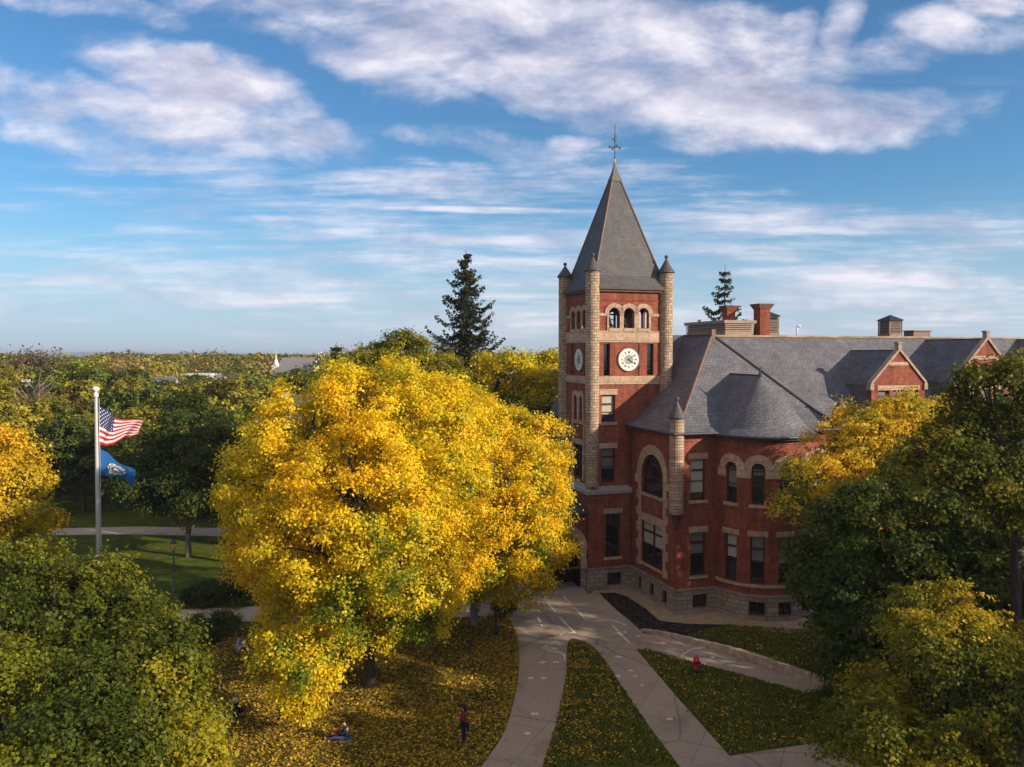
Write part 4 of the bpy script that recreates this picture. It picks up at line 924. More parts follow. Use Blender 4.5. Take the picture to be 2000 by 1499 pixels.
# big yellow maple, standing on the leafy lawn
big = [L(700, 825, 42, 115), L(600, 860, 41, 105), L(800, 830, 43, 110), L(540, 960, 41, 100), L(700, 960, 38.5, 140), L(840, 960, 41, 110), L(620, 1060, 38, 115), L(780, 1090, 38, 105), L(530, 1080, 42, 75),
       L(690, 1190, 37.5, 80), L(600, 1170, 40, 85), L(550, 1270, 36.5, 52, None, 46), L(592, 1325, 36, 52, None, 55), L(700, 1120, 44, 120), L(760, 775, 45, 70), L(655, 780, 43, 55), L(740, 1220, 39.5, 50), L(880, 850, 43.5, 70), L(590, 1378, 35.5, 34, None, 30), L(835, 1200, 40, 50, None, 46), L(790, 1235, 40, 38, None, 36), L(865, 1150, 43, 50), L(660, 1235, 38, 50), L(500, 1000, 42, 60), L(590, 1300, 36.5, 70, None, 45), L(480, 950, 42.5, 45)]
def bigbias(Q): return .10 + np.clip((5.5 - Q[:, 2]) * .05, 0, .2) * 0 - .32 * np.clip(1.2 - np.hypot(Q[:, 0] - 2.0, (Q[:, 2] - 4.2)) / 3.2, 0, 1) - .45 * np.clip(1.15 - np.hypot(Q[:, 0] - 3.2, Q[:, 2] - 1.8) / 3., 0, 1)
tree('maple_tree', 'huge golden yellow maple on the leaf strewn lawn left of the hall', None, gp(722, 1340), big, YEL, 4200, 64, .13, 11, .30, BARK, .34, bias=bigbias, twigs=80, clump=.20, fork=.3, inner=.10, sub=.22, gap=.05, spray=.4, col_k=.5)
rt = [L(930, 875, 50, 85), L(1010, 900, 50, 95), L(960, 960, 48, 110), L(1045, 990, 50, 65), L(1000, 1060, 48.5, 85), L(1070, 1070, 49.5, 48), L(930, 1080, 48, 75), L(1020, 1130, 48, 50), L(895, 810, 51, 60), L(965, 840, 52, 60), L(955, 1145, 48.5, 40), L(870, 1120, 50, 55)]
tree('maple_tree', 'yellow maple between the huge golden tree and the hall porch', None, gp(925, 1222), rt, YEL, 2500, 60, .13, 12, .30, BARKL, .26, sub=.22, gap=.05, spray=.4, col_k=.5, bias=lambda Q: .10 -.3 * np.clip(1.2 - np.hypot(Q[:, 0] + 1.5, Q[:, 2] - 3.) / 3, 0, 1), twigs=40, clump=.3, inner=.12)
# orange tree at the left edge
ot = [L(-15, 920, 50, 90), L(15, 1000, 49, 95), L(-80, 970, 50, 120), L(-60, 1080, 50, 110), L(35, 1080, 50, 62), L(-60, 880, 51, 75)]
tree('maple_tree', 'orange yellow maple cut off by the left edge of the photo', None, (at(-60, 1200, 50.5)[0], 50.5), ot, ORA, 850, 62, .18, 13, .42, BARK, .3, twigs=25)
# olive green trees filling the lower left corner
g1 = [L(90, 1215, 31, 130), L(-60, 1190, 32, 130), L(200, 1240, 31, 85), L(20, 1320, 28, 160), L(180, 1340, 28, 130), L(270, 1270, 29.5, 62), L(-110, 1320, 28, 165), L(80, 1135, 33, 58), L(165, 1170, 33, 48), L(0, 1125, 33, 60), L(232, 1175, 31, 34), L(300, 1215, 30.5, 36), L(30, 1095, 33.5, 28)]
tree('linden_tree', 'broad olive green tree below the flagpole in the lower left', None, at(100, 1500, 31)[:2], g1, OLV, 2000, 54, .135, 21, .20, BARK, .3, twigs=60, clump=.28, spray=.7, sup=.5, gap=.34, sub=.38)
g2 = [L(300, 1335, 27, 85), L(270, 1430, 25, 120), L(345, 1420, 26, 62), L(200, 1480, 23, 150), L(300, 1530, 23, 110), L(325, 1270, 28.5, 45), L(350, 1480, 25, 60)]
tree('linden_tree', 'olive green tree whose right edge overhangs the people on the lawn', None, at(280, 1600, 26)[:2], g2, OLV, 1500, 56, .12, 22, .19, BARK, .22, twigs=40, clump=.28, spray=.6, sup=.5, gap=.34, sub=.38, bias=lambda Q: -.04 + 0 * Q[:, 0])
g3 = [L(40, 1440, 22, 170), L(-100, 1500, 21, 180), L(150, 1560, 20, 170), L(-60, 1380, 24, 120)]
tree('linden_tree', 'dark olive tree in the very bottom left corner', None, at(0, 1700, 22)[:2], g3, OLV, 1200, 56, .105, 23, .18, BARK, .22, twigs=40, spray=.5, sup=.5, gap=.36, sub=.38, bias=lambda Q: -.14 + 0 * Q[:, 0])
# right-hand trees
r1 = [L(1700, 830, 46, 65, None, 50), L(1640, 870, 45.5, 70, None, 55), L(1770, 830, 46, 65, None, 50), L(1700, 910, 45, 80, None, 60), L(1590, 950, 44, 60, None, 50), L(1640, 1000, 44, 65, None, 50), L(1800, 880, 46, 80, None, 60), L(1740, 960, 45, 80), L(1560, 985, 43.5, 42, None, 28), L(1830, 815, 47, 45, None, 35)]
tree('honey_locust', 'bright yellow feathery tree in front of the round bay and dormer', None, at(1700, 1300, 45)[:2], r1, LOC, 1300, 52, .14, 31, .24, BARK, .24, twigs=60, spray=.8, droop=.5, gap=.25, flat=.35, clump=.28, bias=lambda Q: .14 + 0 * Q[:, 0], fork=.6)
r2 = [L(1640, 1040, 39, 75), L(1605, 1110, 38.5, 58), L(1730, 1040, 38, 100), L(1840, 1010, 38, 105), L(1950, 1050, 37, 120), L(1660, 1160, 37.5, 80), L(1640, 1240, 37, 58), L(1770, 1140, 37, 110), L(1900, 1150, 36, 120), L(1775, 950, 40, 65), L(1700, 1310, 36, 70), L(1800, 1260, 35, 110)]
tree('oak_tree', 'dark green dense tree shading the right side of the hall', None, at(1760, 1500, 38)[:2], r2, DRK, 2000, 60, .16, 32, .32, BARK, .34, twigs=40, clump=.25, gap=.22, spray=.3)
r3 = [L(1945, 770, 31, 62), L(1870, 830, 31, 55), L(1990, 850, 31, 75), L(1815, 890, 30.5, 50), L(1900, 920, 30.5, 65), L(2050, 770, 31, 80), L(2050, 950, 31, 100), L(1990, 730, 31.5, 38), L(1890, 760, 31.5, 36), L(1850, 950, 30, 55), L(1960, 960, 30, 60)]
tree('oak_tree', 'open green tree with visible dark limbs at the upper right edge', None, at(1978, 1500, 31)[:2], r3, [(.07, .095, .01), (.13, .15, .014), (.26, .23, .02), (.42, .32, .02)], 1000, 48, .13, 33, .27, BARK, .24, twigs=140, clump=.3, inner=.2, fork=.75, gap=.35, spray=.3)
r4 = [L(1850, 1230, 27, 75), L(1780, 1300, 26.5, 90), L(1890, 1310, 26, 110), L(1720, 1380, 26, 75), L(1820, 1400, 25, 120), L(1950, 1390, 24.5, 120), L(1690, 1450, 25, 65), L(1780, 1480, 24, 110), L(1920, 1490, 23.5, 120), L(1960, 1270, 27, 60), L(1780, 1190, 28, 40), L(1860, 1175, 27.5, 35)]
tree('honey_locust', 'yellow green feathery tree in the bottom right corner', None, at(1850, 1750, 26)[:2], r4, [(.05, .07, .008), (.15, .16, .010), (.34, .30, .014), (.56, .40, .018)], 2400, 50, .10, 34, .15, BARK, .2, twigs=80, flat=.35, clump=.3, inner=.12, spray=.6, droop=.55, gap=.36, sub=.4)
r5 = [L(1900, 900, 46.5, 90), L(1960, 860, 46.5, 90), L(2020, 900, 46.5, 110), L(1950, 980, 46, 120), L(2040, 1010, 46, 120), L(1960, 1090, 46, 110)]
tree('oak_tree', 'dark green tree standing against the cross gable at the right edge', None, at(1975, 1300, 46.5)[:2], r5, DRK, 800, 52, .18, 35, .42, BARK, .3, twigs=10, fork=.5)
# a bare shrub among the right-hand trees
rb = random.Random(9); bx0, by0 = at(1975, 1400, 30)[:2]
root = empty('bare_shrub', (bx0, by0, 0), 0, 'leafless pale twiggy shrub between the right-hand trees', 'shrub'); mb = MB()
for k in range(60):
    a = rb.uniform(0, 6.28); s_ = rb.uniform(.3, 1.5); h = rb.uniform(4.6, 7.8); p = Vector((0, 0, 0)); q = Vector((math.cos(a) * s_ * .6, math.sin(a) * s_ * .6, h * .55)); e2 = Vector((math.cos(a) * s_ * 1.5, math.sin(a) * s_ * 1.5, h))
    mb.tube([p, q, e2], [.05, .03, .008], 4)
    for j in range(3): mb.tube([q.lerp(e2, j * .3), q.lerp(e2, j * .3) + Vector((rb.uniform(-.8, .8), rb.uniform(-.8, .8), rb.uniform(.5, 1.3)))], [.015, .005], 3)
mb.build('branch', BARKL, root)
# shrubs
tree('round_shrub', 'large rounded evergreen shrub north of the side path', None, at(428, 1190, 55.5)[:2], [L(415, 1165, 55.5, 42, None, 30), L(445, 1170, 55, 38, None, 28), L(390, 1168, 56, 34, None, 26)], GRN, 420, 50, .11, 41, .2, r0=.06, cat='shrub', shell=.08)
tree('round_shrub', 'dark rounded shrub standing between the side path and the leafy lawn', None, at(418, 1250, 49)[:2], [L(410, 1225, 49.5, 38, None, 30), L(438, 1222, 49.5, 30, None, 28), L(390, 1240, 48, 36, None, 24)], GRN, 400, 50, .10, 42, .2, r0=.06, cat='shrub', shell=.08)
tree('round_shrub', 'dark shrub at the end of the low granite wall', None, at(1625, 1395, 38.5)[:2], [L(1622, 1375, 39, 34, None, 28)], DRK, 200, 50, .10, 43, .2, r0=.06, cat='shrub', shell=.08)
tree('round_shrub', 'small green shrub behind the dark lamp post by the plaza', None, at(985, 1205, 52.5)[:2], [L(985, 1190, 52.5, 20, None, 18)], GRN, 120, 50, .10, 44, .18, r0=.05, cat='shrub', shell=.08)
# trees beyond the lawn that stand out one by one
tree('dark_tree', 'dark spreading tree with a pale forked trunk on the far lawn', None, gp(368, 1088), [L(370, 960, 68, 80, None, 50), L(300, 950, 67, 60, None, 45), L(440, 950, 68, 60, None, 50), L(370, 900, 70, 90, None, 60), L(290, 890, 72, 70), L(450, 880, 72, 65), L(360, 850, 74, 80)], GRN, 900, 56, .22, 51, .5, BARKL, .27, fork=.25)
tree('leafy_tree', 'tall olive gold round tree above the huge golden maple, left of the spruce', None, at(778, 1100, 60)[:2], [L(795, 705, 60, 52), L(842, 715, 60, 44), L(740, 712, 60, 42), L(790, 680, 60, 34), L(700, 725, 60, 40), L(865, 745, 59, 45), L(780, 780, 60, 85)], [(.12, .14, .012), (.26, .24, .018), (.50, .38, .02)], 750, 52, .17, 52, .3, BARK, .28, twigs=30, gap=.25, spray=.3)
tree('leafy_tree', 'yellow tree seen between the huge golden maple and the clock tower', None, at(1010, 1100, 74)[:2], [L(1000, 730, 74, 45), L(1050, 740, 74, 50), L(960, 740, 75, 45), L(1020, 790, 74, 60), L(1070, 800, 73, 45), L(940, 720, 75, 30), L(1075, 715, 76, 28)], YEL[:5], 560, 50, .2, 53, .45, BARK, .28, twigs=50, bias=lambda Q: -.1 - .35 * np.clip((14.2 - Q[:, 2]) / 4, 0, 1))
tree('leafy_tree', 'dark green tree low between the yellow tree and the clock tower', None, at(1075, 1100, 70)[:2], [L(1075, 870, 70, 45), L(1060, 930, 70, 45), L(1090, 830, 71, 35)], GRN, 260, 50, .2, 54, .42, BARK, .24, twigs=20)
def conifer(name, label, base, h, r, seed, z0=.18, whorls=46, pal=None, gap=.0):
    rr = random.Random(seed); rg = np.random.default_rng(seed); root = empty(name, (base[0], base[1], 0), 0, label, 'tree')
    mb = MB(); mb.tube([(0, 0, -.2), (0, 0, h * .5), (0, 0, h)], [.34, .2, .02], 8); P = []; N = []
    for i in range(whorls):
        t = z0 + (1 - z0) * (i / whorls) ** .92; z = h * t + 0.
        R_ = r * (1 - t) ** 1.15 * rr.uniform(.5, 1.1) + .35
        for k in range(rr.choice((4, 5, 6, 7))):
            if rr.random() < gap: continue
            a = rr.uniform(0, 6.28); Rk = R_ * rr.uniform(.5, 1.15); dirv = np.array([math.cos(a), math.sin(a), 0])
            nseg = max(3, int(Rk / .22)); pts = []
            for j in range(nseg + 1):
                s = j / nseg; pts.append(dirv * Rk * s + np.array([0, 0, z - Rk * .36 * math.sin(s * 2.5) + Rk * .16 * s ** 3]))
            mb.tube([tuple(p) for p in pts[::max(1, nseg // 3)]], .03, 4)
            for j, p in enumerate(pts[1:]):
                m = int(13 + 6 * (1 - j / nseg)); w = .07 + .24 * (1 - j / nseg) * min(1, Rk / 2.5)
                side = np.array([-dirv[1], dirv[0], 0])
                q = p + side * rg.normal(0, w, (m, 1)) + np.array([0, 0, -1]) * np.abs(rg.normal(0, .17, (m, 1))) + dirv * rg.normal(0, .1, (m, 1)); P.append(q)
                N.append(rg.normal(size=(m, 3)) * [1, 1, .5] + side * .3)
    P = np.concatenate(P); N = np.concatenate(N); N /= np.linalg.norm(N, axis=1)[:, None]
    leafmesh('crown', P, N, np.full(len(P), .24), colours(P, np.zeros(len(P), int), rg, pal or [(.020, .030, .016), (.035, .046, .020), (.07, .07, .028)], .4), LEAF, root, aspect=.5, rng=rg)
    mb.build('trunk', BARK, root); return root
conifer('spruce_tree', 'tall dark spruce standing against the sky left of the clock tower', at(911, 1100, 80)[:2], 27.2, 20., 64, .2, 42, None, .10)
conifer('spruce_tree', 'spruce top rising behind the brick chimneys of the hall', at(1411, 1100, 88)[:2], 26.6, 14., 62, .3, 24, [(.020, .034, .014), (.045, .055, .016), (.13, .11, .025)], .2)
conifer('spruce_tree', 'small dark conifer tip above the left of the huge golden maple', at(660, 1100, 92)[:2], 18.4, 7.5, 63, .3, 20)
# ------------------------------------------------------------------ the wood beyond: prototypes, copies, far mass
def proto(i):
    rg = np.random.default_rng(100 + i); r = 4.6 + .25 * i; zc = 8.2
    lobes = [[rg.normal(0, 1.6), rg.normal(0, 1.6), zc + rg.uniform(-2.8, 3.0), rg.uniform(.42, .62) * r, rg.uniform(.42, .62) * r, rg.uniform(.40, .55) * r] for _ in range(9)]
    P, Q, N, cl = crown_points(lobes, 420, 34, rg, .42, .15, .7, .1, gap=.22)
    t = np.clip(.62 + .25 * lf(Q, rg, .3) + rg.normal(0, .2, cl.max() + 1)[cl] + rg.normal(0, .15, len(Q)), .2, 1.3)
    c = np.stack([t, t * (1 + rg.normal(0, .06, len(Q))), t * .9], 1)
    o = leafmesh('crown', Q, N, np.full(len(Q), .34), c, FARLEAF, None, rng=rg); m = MB(); limbs(m, (0, 0, 0), lobes, rg, .24)
    tr = m.build('trunk', BARK, None, True); COL.objects.unlink(o); COL.objects.unlink(tr)
    return o, tr, max(l[2] + l[5] for l in lobes)
PR = [proto(i) for i in range(6)]
KINDS = {'olive': (.34, .29, .03), 'dark green': (.12, .155, .03), 'mid green': (.21, .245, .027), 'rust orange': (.42, .24, .05), 'golden': (.50, .38, .03), 'brown': (.34, .23, .07)}
KW = ['olive'] * 11 + ['dark green'] * 6 + ['mid green'] * 6 + ['rust orange'] * 2 + ['golden'] + ['brown'] * 3
rw = random.Random(21); spots = []
def try_spot(x, y, dmin):
    for a, b in spots:
        if (a - x) ** 2 + (b - y) ** 2 < dmin * dmin: return False
    spots.append((x, y)); return True
keepout = [(at(911, 0, 80)[0], 80, 5), (at(660, 0, 92)[0], 92, 4), (at(778, 0, 72)[0], 72, 7)]
SIGHT = [(352, 398, 226, 11.0), (36, 80, 158, 11.2), (516, 600, 212, 13.8), (482, 540, 102, 6.5), (288, 308, 180, 10.7), (418, 438, 195, 10.9)]   # gaps in the wood where roofs show
def gapz(px, y, rpx):
    z = 99.
    for a, b, D, zb in SIGHT:
        if a - rpx < px < b + rpx and y < D: z = min(z, H - (H - zb) * y / D)
    return z
items = []
for _ in range(6000):
    y = 84 + 76 * rw.random() ** .85; x = rw.uniform(-.70, .12) * y
    px = 1000 + F * x / y
    if x > -2 and y < 88: continue
    if any((x - a) ** 2 + (y - b) ** 2 < r * r for a, b, r in keepout): continue
    if 460 < px < 640 and 96 < y < 122: continue
    if gapz(px, y, 2600 / y) < 6.5: continue
    if (x + 59.5) ** 2 + (y - 100) ** 2 < 9: continue
    if try_spot(x, y, 7.4): items.append((x, y, px))
items.sort(key=lambda t: t[2])
cnt = {}
rows = {0: 'front row of the wood', 1: 'middle of the wood', 2: 'back of the wood'}
def zone(px):
    for lim, s in ((175, 'left of the flagpole'), (330, 'behind the flags'), (480, 'right of the flags'), (720, 'beyond the left half of the huge golden maple'), (2000, 'beyond the right half of the huge golden maple')):
        if px < lim: return s
plan = []
for x, y, px in items:
    k = rw.choice(KW)
    if y < 100 and k in ('rust orange', 'golden'): k = 'olive'
    rowi = 0 if y < 102 else 1 if y < 132 else 2
    key = (k, rowi, zone(px)); cnt[key] = cnt.get(key, 0) + 1; plan.append((x, y, px, k, rowi, key, cnt[key]))
ORD = ['', 'first', 'second', 'third', 'fourth', 'fifth', 'sixth', 'seventh', 'eighth', 'ninth', 'tenth', 'eleventh', 'twelfth']
SHORT = {'left of the flagpole': 'left of the flagpole', 'behind the flags': 'behind the flags', 'right of the flags': 'right of the flags', 'beyond the left half of the huge golden maple': 'beyond the maple, left half', 'beyond the right half of the huge golden maple': 'beyond the maple, right half'}
for x, y, px, k, rowi, key, q in plan:
    c, t, ht = rw.choice(PR); want = (10.0 if y < 92 else 11.2 if y < 105 else 12.2 if y < 130 else 13.4) + rw.uniform(-1.4, 1.5)
    if px > 1000: want = min(want, 14.)
    if rw.random() < .12 and y > 105 and k != 'golden': want += rw.uniform(1.5, 3.)
    if px < 45 and y > 110: want += 2.2
    want = min(want, gapz(px, y, 4.0 * F / y))
    s = want / ht; pre = f'{ORD[q]} from left of the ' if cnt[key] > 1 else ''
    kk = k + (' trees' if pre else ' tree')
    lab = f"{pre}{kk}, {SHORT[key[2]]}, {['front', 'middle', 'back'][rowi]} of wood"
    r_ = empty('broadleaf_tree', (x, y, 0), rw.uniform(0, 6.28), lab, 'tree', k + ' trees of the wood beyond the lawn')
    r_.scale = (s * rw.uniform(.95, 1.2), s * rw.uniform(.95, 1.2), s)
    cc = c.copy(); tt = t.copy(); cc.parent = r_; tt.parent = r_; COL.objects.link(cc); COL.objects.link(tt)
    b = KINDS[k]; v = rw.uniform(.68, 1.05); cc.color = (b[0] * v * 1.25, b[1] * v * 1.25, b[2] * v, 1)
# pale bare-limbed tree rising at the far left
rl = random.Random(4); px0 = at(48, 0, 100); root = empty('bare_tree', (px0[0], px0[1], 0), 0, 'nearly leafless pale tree rising above the wood at far left', 'tree'); mb = MB()
mb.tube([(0, 0, 0), (.3, 0, 9), (.8, 0, 13.5)], [.3, .2, .12], 6)
for k in range(16):
    z = rl.uniform(9, 13); a = rl.uniform(-1.2, 1.2) + (math.pi if k % 2 else 0); l_ = rl.uniform(1.5, 3.5); p = Vector((.4, 0, z)); q = p + Vector((math.cos(a) * l_, math.sin(a) * l_ * .5, rl.uniform(1.8, 4)))
    mb.tube([p, p.lerp(q, .5) + Vector((0, 0, -.3)), q], [.14, .08, .02], 4)
mb.build('trunk', BARKL, root)
rg = np.random.default_rng(8); Q = rg.normal(size=(900, 3)) * [1.9, 1.6, .6] + [.6, 0, 16.4]; N = rg.normal(size=(900, 3)); N /= np.linalg.norm(N, axis=1)[:, None]
leafmesh('crown', Q, N, np.full(900, .28), np.tile([.13, .09, .06], (900, 1)), FARLEAF, root, rng=rg)
# far wood: one mass
def farwood():
    rg = np.random.default_rng(77); PP, NN, SS, CC = [], [], [], []
    keys = [KINDS[k] for k in KW]
    for y0, y1, sp, nq, sz in ((160, 260, 8.5, 420, .75), (260, 430, 9.5, 190, 1.15), (430, 800, 12., 70, 2.1), (800, 1500, 19., 40, 3.6), (1500, 2600, 34., 26, 7.)):
        y = y0
        while y < y1:
            for x in np.arange(-.72 * y, .36 * y, sp):
                X_, Y_ = x + rg.uniform(-.4, .4) * sp, y + rg.uniform(-.4, .4) * sp; px = 1000 + F * X_ / Y_
                if 515 < px < 605 and 195 < Y_ < 238: continue
                if any(a - 8 < px < b + 8 and abs(Y_ - D - 5) < 14 for a, b, D, zb in SIGHT): continue
                if 55 < px < 180 and Y_ > 1000 : continue
                h = rg.uniform(11., 16.9) + (rg.uniform(.8, 2.6) if rg.uniform() < .16 and Y_ < 800 else 0); r = sp * rg.uniform(.55, .72)
                if 60 < px < 175 and Y_ > 260: h = rg.uniform(9.5, 13)
                if 500 < px < 600 and Y_ < 200: h *= .82
                h = min(h, gapz(px, Y_, r * F / Y_))
                n = nq; d = rg.normal(size=(n, 3)); d[:, 2] = np.abs(d[:, 2]) * 1.0 - .25; d /= np.linalg.norm(d, axis=1)[:, None]
                rr_ = (1 + .16 * lf(d * 4, rg, 1.)) * (1 - np.abs(rg.normal(0, .08, n)))
                hh = min(r * .95, 5.5); PP.append(np.array([X_, Y_, h - hh]) + d * rr_[:, None] * [r, r, hh]); nn = d + rg.normal(size=(n, 3)) * .38 + [0, 0, .2]; NN.append(nn / np.linalg.norm(nn, axis=1)[:, None])
                SS.append(np.full(n, sz)); c = np.array(keys[rg.integers(len(keys))]) * rg.uniform(.48, .92); CC.append(np.tile(c, (n, 1)) * (1 + rg.normal(0, .22, (n, 1))))
            y += sp
    o = leafmesh('far_wood', np.concatenate(PP), np.concatenate(NN), np.concatenate(SS), np.concatenate(CC), FARLEAF, None, aspect=.8, rng=rg); o['kind'] = 'stuff'; return o
farwood()
# broadleaf trees outside the frame to the right, which throw the long shadows across the lawn
for i, (x, y, h, sx_) in enumerate(((28, 31, 12.0, 1.2), (27, 22, 13.2, 1.2), (36, 24, 15, 1.3), (47, 21, 15.5, 1.3), (31, 15, 10.5, 1.2), (40, 36, 14.5, 1.1), (55, 33, 16, 1.4), (38, 45, 13.5, 1.0), (47, 41, 14.5, 1.0), (36, 8, 14, 1.3), (52, 44, 16, 1.3), (12, 4, 11, 1.2))):
    c, t, ht = PR[i % 6]; s = h / ht; r_ = empty('shade_tree', (x, y, 0), i * 1.3, 'broadleaf tree outside the frame to the right, shading the paths', 'tree', 'shade trees outside the frame'); r_.scale = (s * sx_, s * sx_, s)
    cc = c.copy(); tt = t.copy(); cc.parent = r_; tt.parent = r_; COL.objects.link(cc); COL.objects.link(tt); cc.color = (.10, .12, .03, 1)

# ------------------------------------------------------------------ far buildings
def roofed(name, label, px, D, w, dpt, ze, zr, wall_m, roof_m, rz=0., cat='building', flat=False, wins=3):
    x = at(px, 0, D)[0]; r_ = empty(name, (x, D, 0), rz, label, cat)
    m = MB(); m.box(-w / 2, w / 2, 0, dpt, -.3, ze)
    if not flat:
        for s in (-1, 1): m.add([(s * w / 2, 0, ze), (s * w / 2, dpt, ze), (s * w / 2, dpt / 2, zr)], [(0, 1, 2)])
    m.build('wall', wall_m, r_); m = MB(); e = .4
    if flat: m.box(-w / 2 - e, w / 2 + e, -e, dpt + e, ze, ze + .5)
    else:
        for y0, y1, z0, z1 in ((-e, dpt / 2, ze - .2, zr + .05), (dpt + e, dpt / 2, ze - .2, zr + .05)):
            P = [(-w / 2 - e, y0, z0), (w / 2 + e, y0, z0), (w / 2 + e, y1, z1), (-w / 2 - e, y1, z1)]; m.quad(*(P if y0 < y1 else P[::-1])); m.quad(*[(a, b, c - .15) for a, b, c in P])
    m.build('roof', roof_m, r_)
    for k in range(wins):
        for z in np.arange(2., ze - 2., 3.3):
            xx = -w / 2 + w * (k + .5) / wins; m = MB(); m.box(xx - .6, xx + .6, -.06, .04, z, z + 1.7); o = m.build('window', WHITE, r_); m = MB(); m.box(xx - .5, xx + .5, -.09, -.05, z + .1, z + 1.6); m.build('pane', GLASS, o)
    return r_
GREYR = plain('grey_roof', (.20, .19, .185), .8, 0, .2, .1, .2); PALE = plain('pale_siding', (.55, .50, .45), .7); BRK2 = plain('far_brick', (.32, .12, .07), .8, 0, .2, .15, .3)
ch = roofed('church', 'grey roofed church with a white steeple beyond the wood', 566, 212, 8.6, 13., 12.6, 16.2, PALE, GREYR)
m = MB(); m.box(-6.2, -4.4, 2, 3.8, 0, 14.2); m.lathe((-5.3, 2.9, 14.2), [(.8, 0), (.7, .5), (.18, 1.8), (.02, 4.0)], 8); m.build('steeple', WHITE, ch)
hb = roofed('brick_building', 'brick building with white eaves behind the left of the golden maple', 560, 102, 10., 14., 8.6, 11.6, BRK2, GREYR, R(-12))
m = MB(); m.box(-5.5, 5.4, -.5, -.1, 8.2, 8.75); m.box(-5.5, -5.05, -.5, 7., 8.2, 8.75); m.build('cornice', WHITE, hb); m = MB(); m.lathe((-3.4, 5, 9), [(.75, 0), (.75, 2.2), (.55, 2.75), (.2, 3.0), (.02, 3.05)], 12); m.build('roof_ventilator', plain('pale_metal', (.5, .5, .52), .4, .3), hb)
nb = roofed('brick_building', 'long brick building with white bands glimpsed left of the clock tower', 1050, 112, 12., 10, 14.4, 15, BRK2, WHITE, 0, flat=True, wins=4)
m = MB(); m.box(-6.1, 6.1, -.25, -.02, 10.9, 11.3); m.box(-6.1, 6.1, -.25, -.02, 7.2, 7.6); m.build('stone_band', WHITE, nb)
roofed('white_building', 'low white building in a gap of the wood right of the flags', 372, 226, 8., 9., 11.2, 12, PALE, WHITE, flat=True)
roofed('white_building', 'small flat white roof in the wood left of the flagpole', 58, 158, 5., 8., 11.7, 12, PALE, WHITE, flat=True)
roofed('white_house', 'blue grey roofed white house in a gap of the wood above the flags', 298, 180, 5., 7., 9.4, 12., WHITE, plain('blue_grey_roof', (.13, .16, .22), .7))
roofed('white_house', 'pale house with pinkish walls beside the white building in the wood', 428, 195, 5., 7., 10., 12.2, plain('pinkish_wall', (.55, .42, .36), .7), GREYR)
for k, dx in enumerate((0, 5, 12)):
    x = at(616 + dx, 0, 400)[0]; m = MB(); m.lathe((0, 0, 0), [(.5, 0), (.42, 17.8 + (k == 1) * .5)], 8); o = m.build('white_stack', WHITE, None, loc=(x, 400, 0)); tag(o, ['leftmost', 'middle', 'rightmost'][k] + ' of three tiny white stacks on the horizon', 'smokestack', 'white stacks on the horizon')

# ------------------------------------------------------------------ flagpole and flags
FD = 50.; fx = at(189.5, 900, FD)[0]
fp = empty('flagpole', (fx, FD, 0), 0, 'tall white flagpole carrying two flags at the left', 'flagpole')
ztop = at(187, 768, FD)[2]
m = MB(); m.lathe((0, 0, 0), [(.15, 0), (.14, 6), (.09, ztop - .3), (.08, ztop)], 14); m.build('pole', plain('pole_paint', (.55, .53, .52), .35, .2, .5), fp, True)
m = MB(); m.lathe((0, 0, ztop - .3), [(.10, 0), (.15, .1), (.15, .25), (.06, .33), (.06, .4), (.2, .46), (.21, .6), (.12, .68), (.0, .7)], 14); m.build('truck', WHITE, fp, True)
m = MB(); m.tube([(.2, -.02, ztop - .3), (.17, -.02, 1.5)], .012, 5); m.build('halyard', WHITE, fp)
def flagmap(top, bot, amp, waves, slope, ph=0.):
    T = [at(*p, FD + slope * i / (len(top) - 1)) for i, p in enumerate(top)]; B = [at(*p, FD + slope * i / (len(bot) - 1)) for i, p in enumerate(bot)]
    def lerp(Pl, s):
        q = s * (len(Pl) - 1); i = min(int(q), len(Pl) - 2); f = q - i; return [Pl[i][k] * (1 - f) + Pl[i + 1][k] * f for k in range(3)]
    def fn(s, t, off=0.):
        a, b = lerp(T, s), lerp(B, s); y = FD - .02 + slope * s + amp * math.sin(s * waves * 6.28 + t * 2.6 + ph) * min(1, s * 3)
        e_ = .02; d = amp * waves * 6.28 * math.cos(s * waves * 6.28 + t * 2.2 + ph)
        return (a[0] * (1 - t) + b[0] * t - fx, y - FD + off, a[2] * (1 - t) + b[2] * t + .09 * math.sin(s * 9 + t * 3) * s)
    return fn
RED = plain('flag_red', (.42, .012, .035), .8); WHT = plain('flag_white', (.66, .62, .62), .8); NVY = plain('flag_navy', (.012, .028, .12), .8); SBL = plain('state_blue', (.006, .085, .26), .75)
us = flagmap([(193.5, 792), (211, 805), (228, 814), (247, 818), (262, 822), (283, 821)], [(193.5, 868), (207, 870), (222, 868), (237, 858), (254, 851), (272, 846)], .30, 1.55, 1.5)
m = MB(); nx = 40
for i in range(nx):
    for j in range(13):
        for k in range(3):
            s0, s1 = i / nx, (i + 1) / nx; t0, t1 = (j + k / 3) / 13, (j + (k + 1) / 3) / 13; mi = 2 if s1 <= .4001 and j < 7 else j % 2
            m.quad(us(s0, t0), us(s0, t1), us(s1, t1), us(s1, t0), mi)
for row in range(9):
    for c in range(6 if row % 2 == 0 else 5):
        s = .4 * (c * 2 + 1 + row % 2) / 12; t = (row + 1) / 10 * 7 / 13
        for off in (-.012, .012):
            P = []
            for q in range(10):
                rr_ = (.024 if q % 2 == 0 else .011); a = math.pi * q / 5; P.append(us(max(.004, s + rr_ * .62 * math.sin(a)), t - rr_ * 1.15 * math.cos(a), off))
            m.add(P + [us(s, t, off)], [(q, (q + 1) % 10, 10) for q in range(10)], 1)
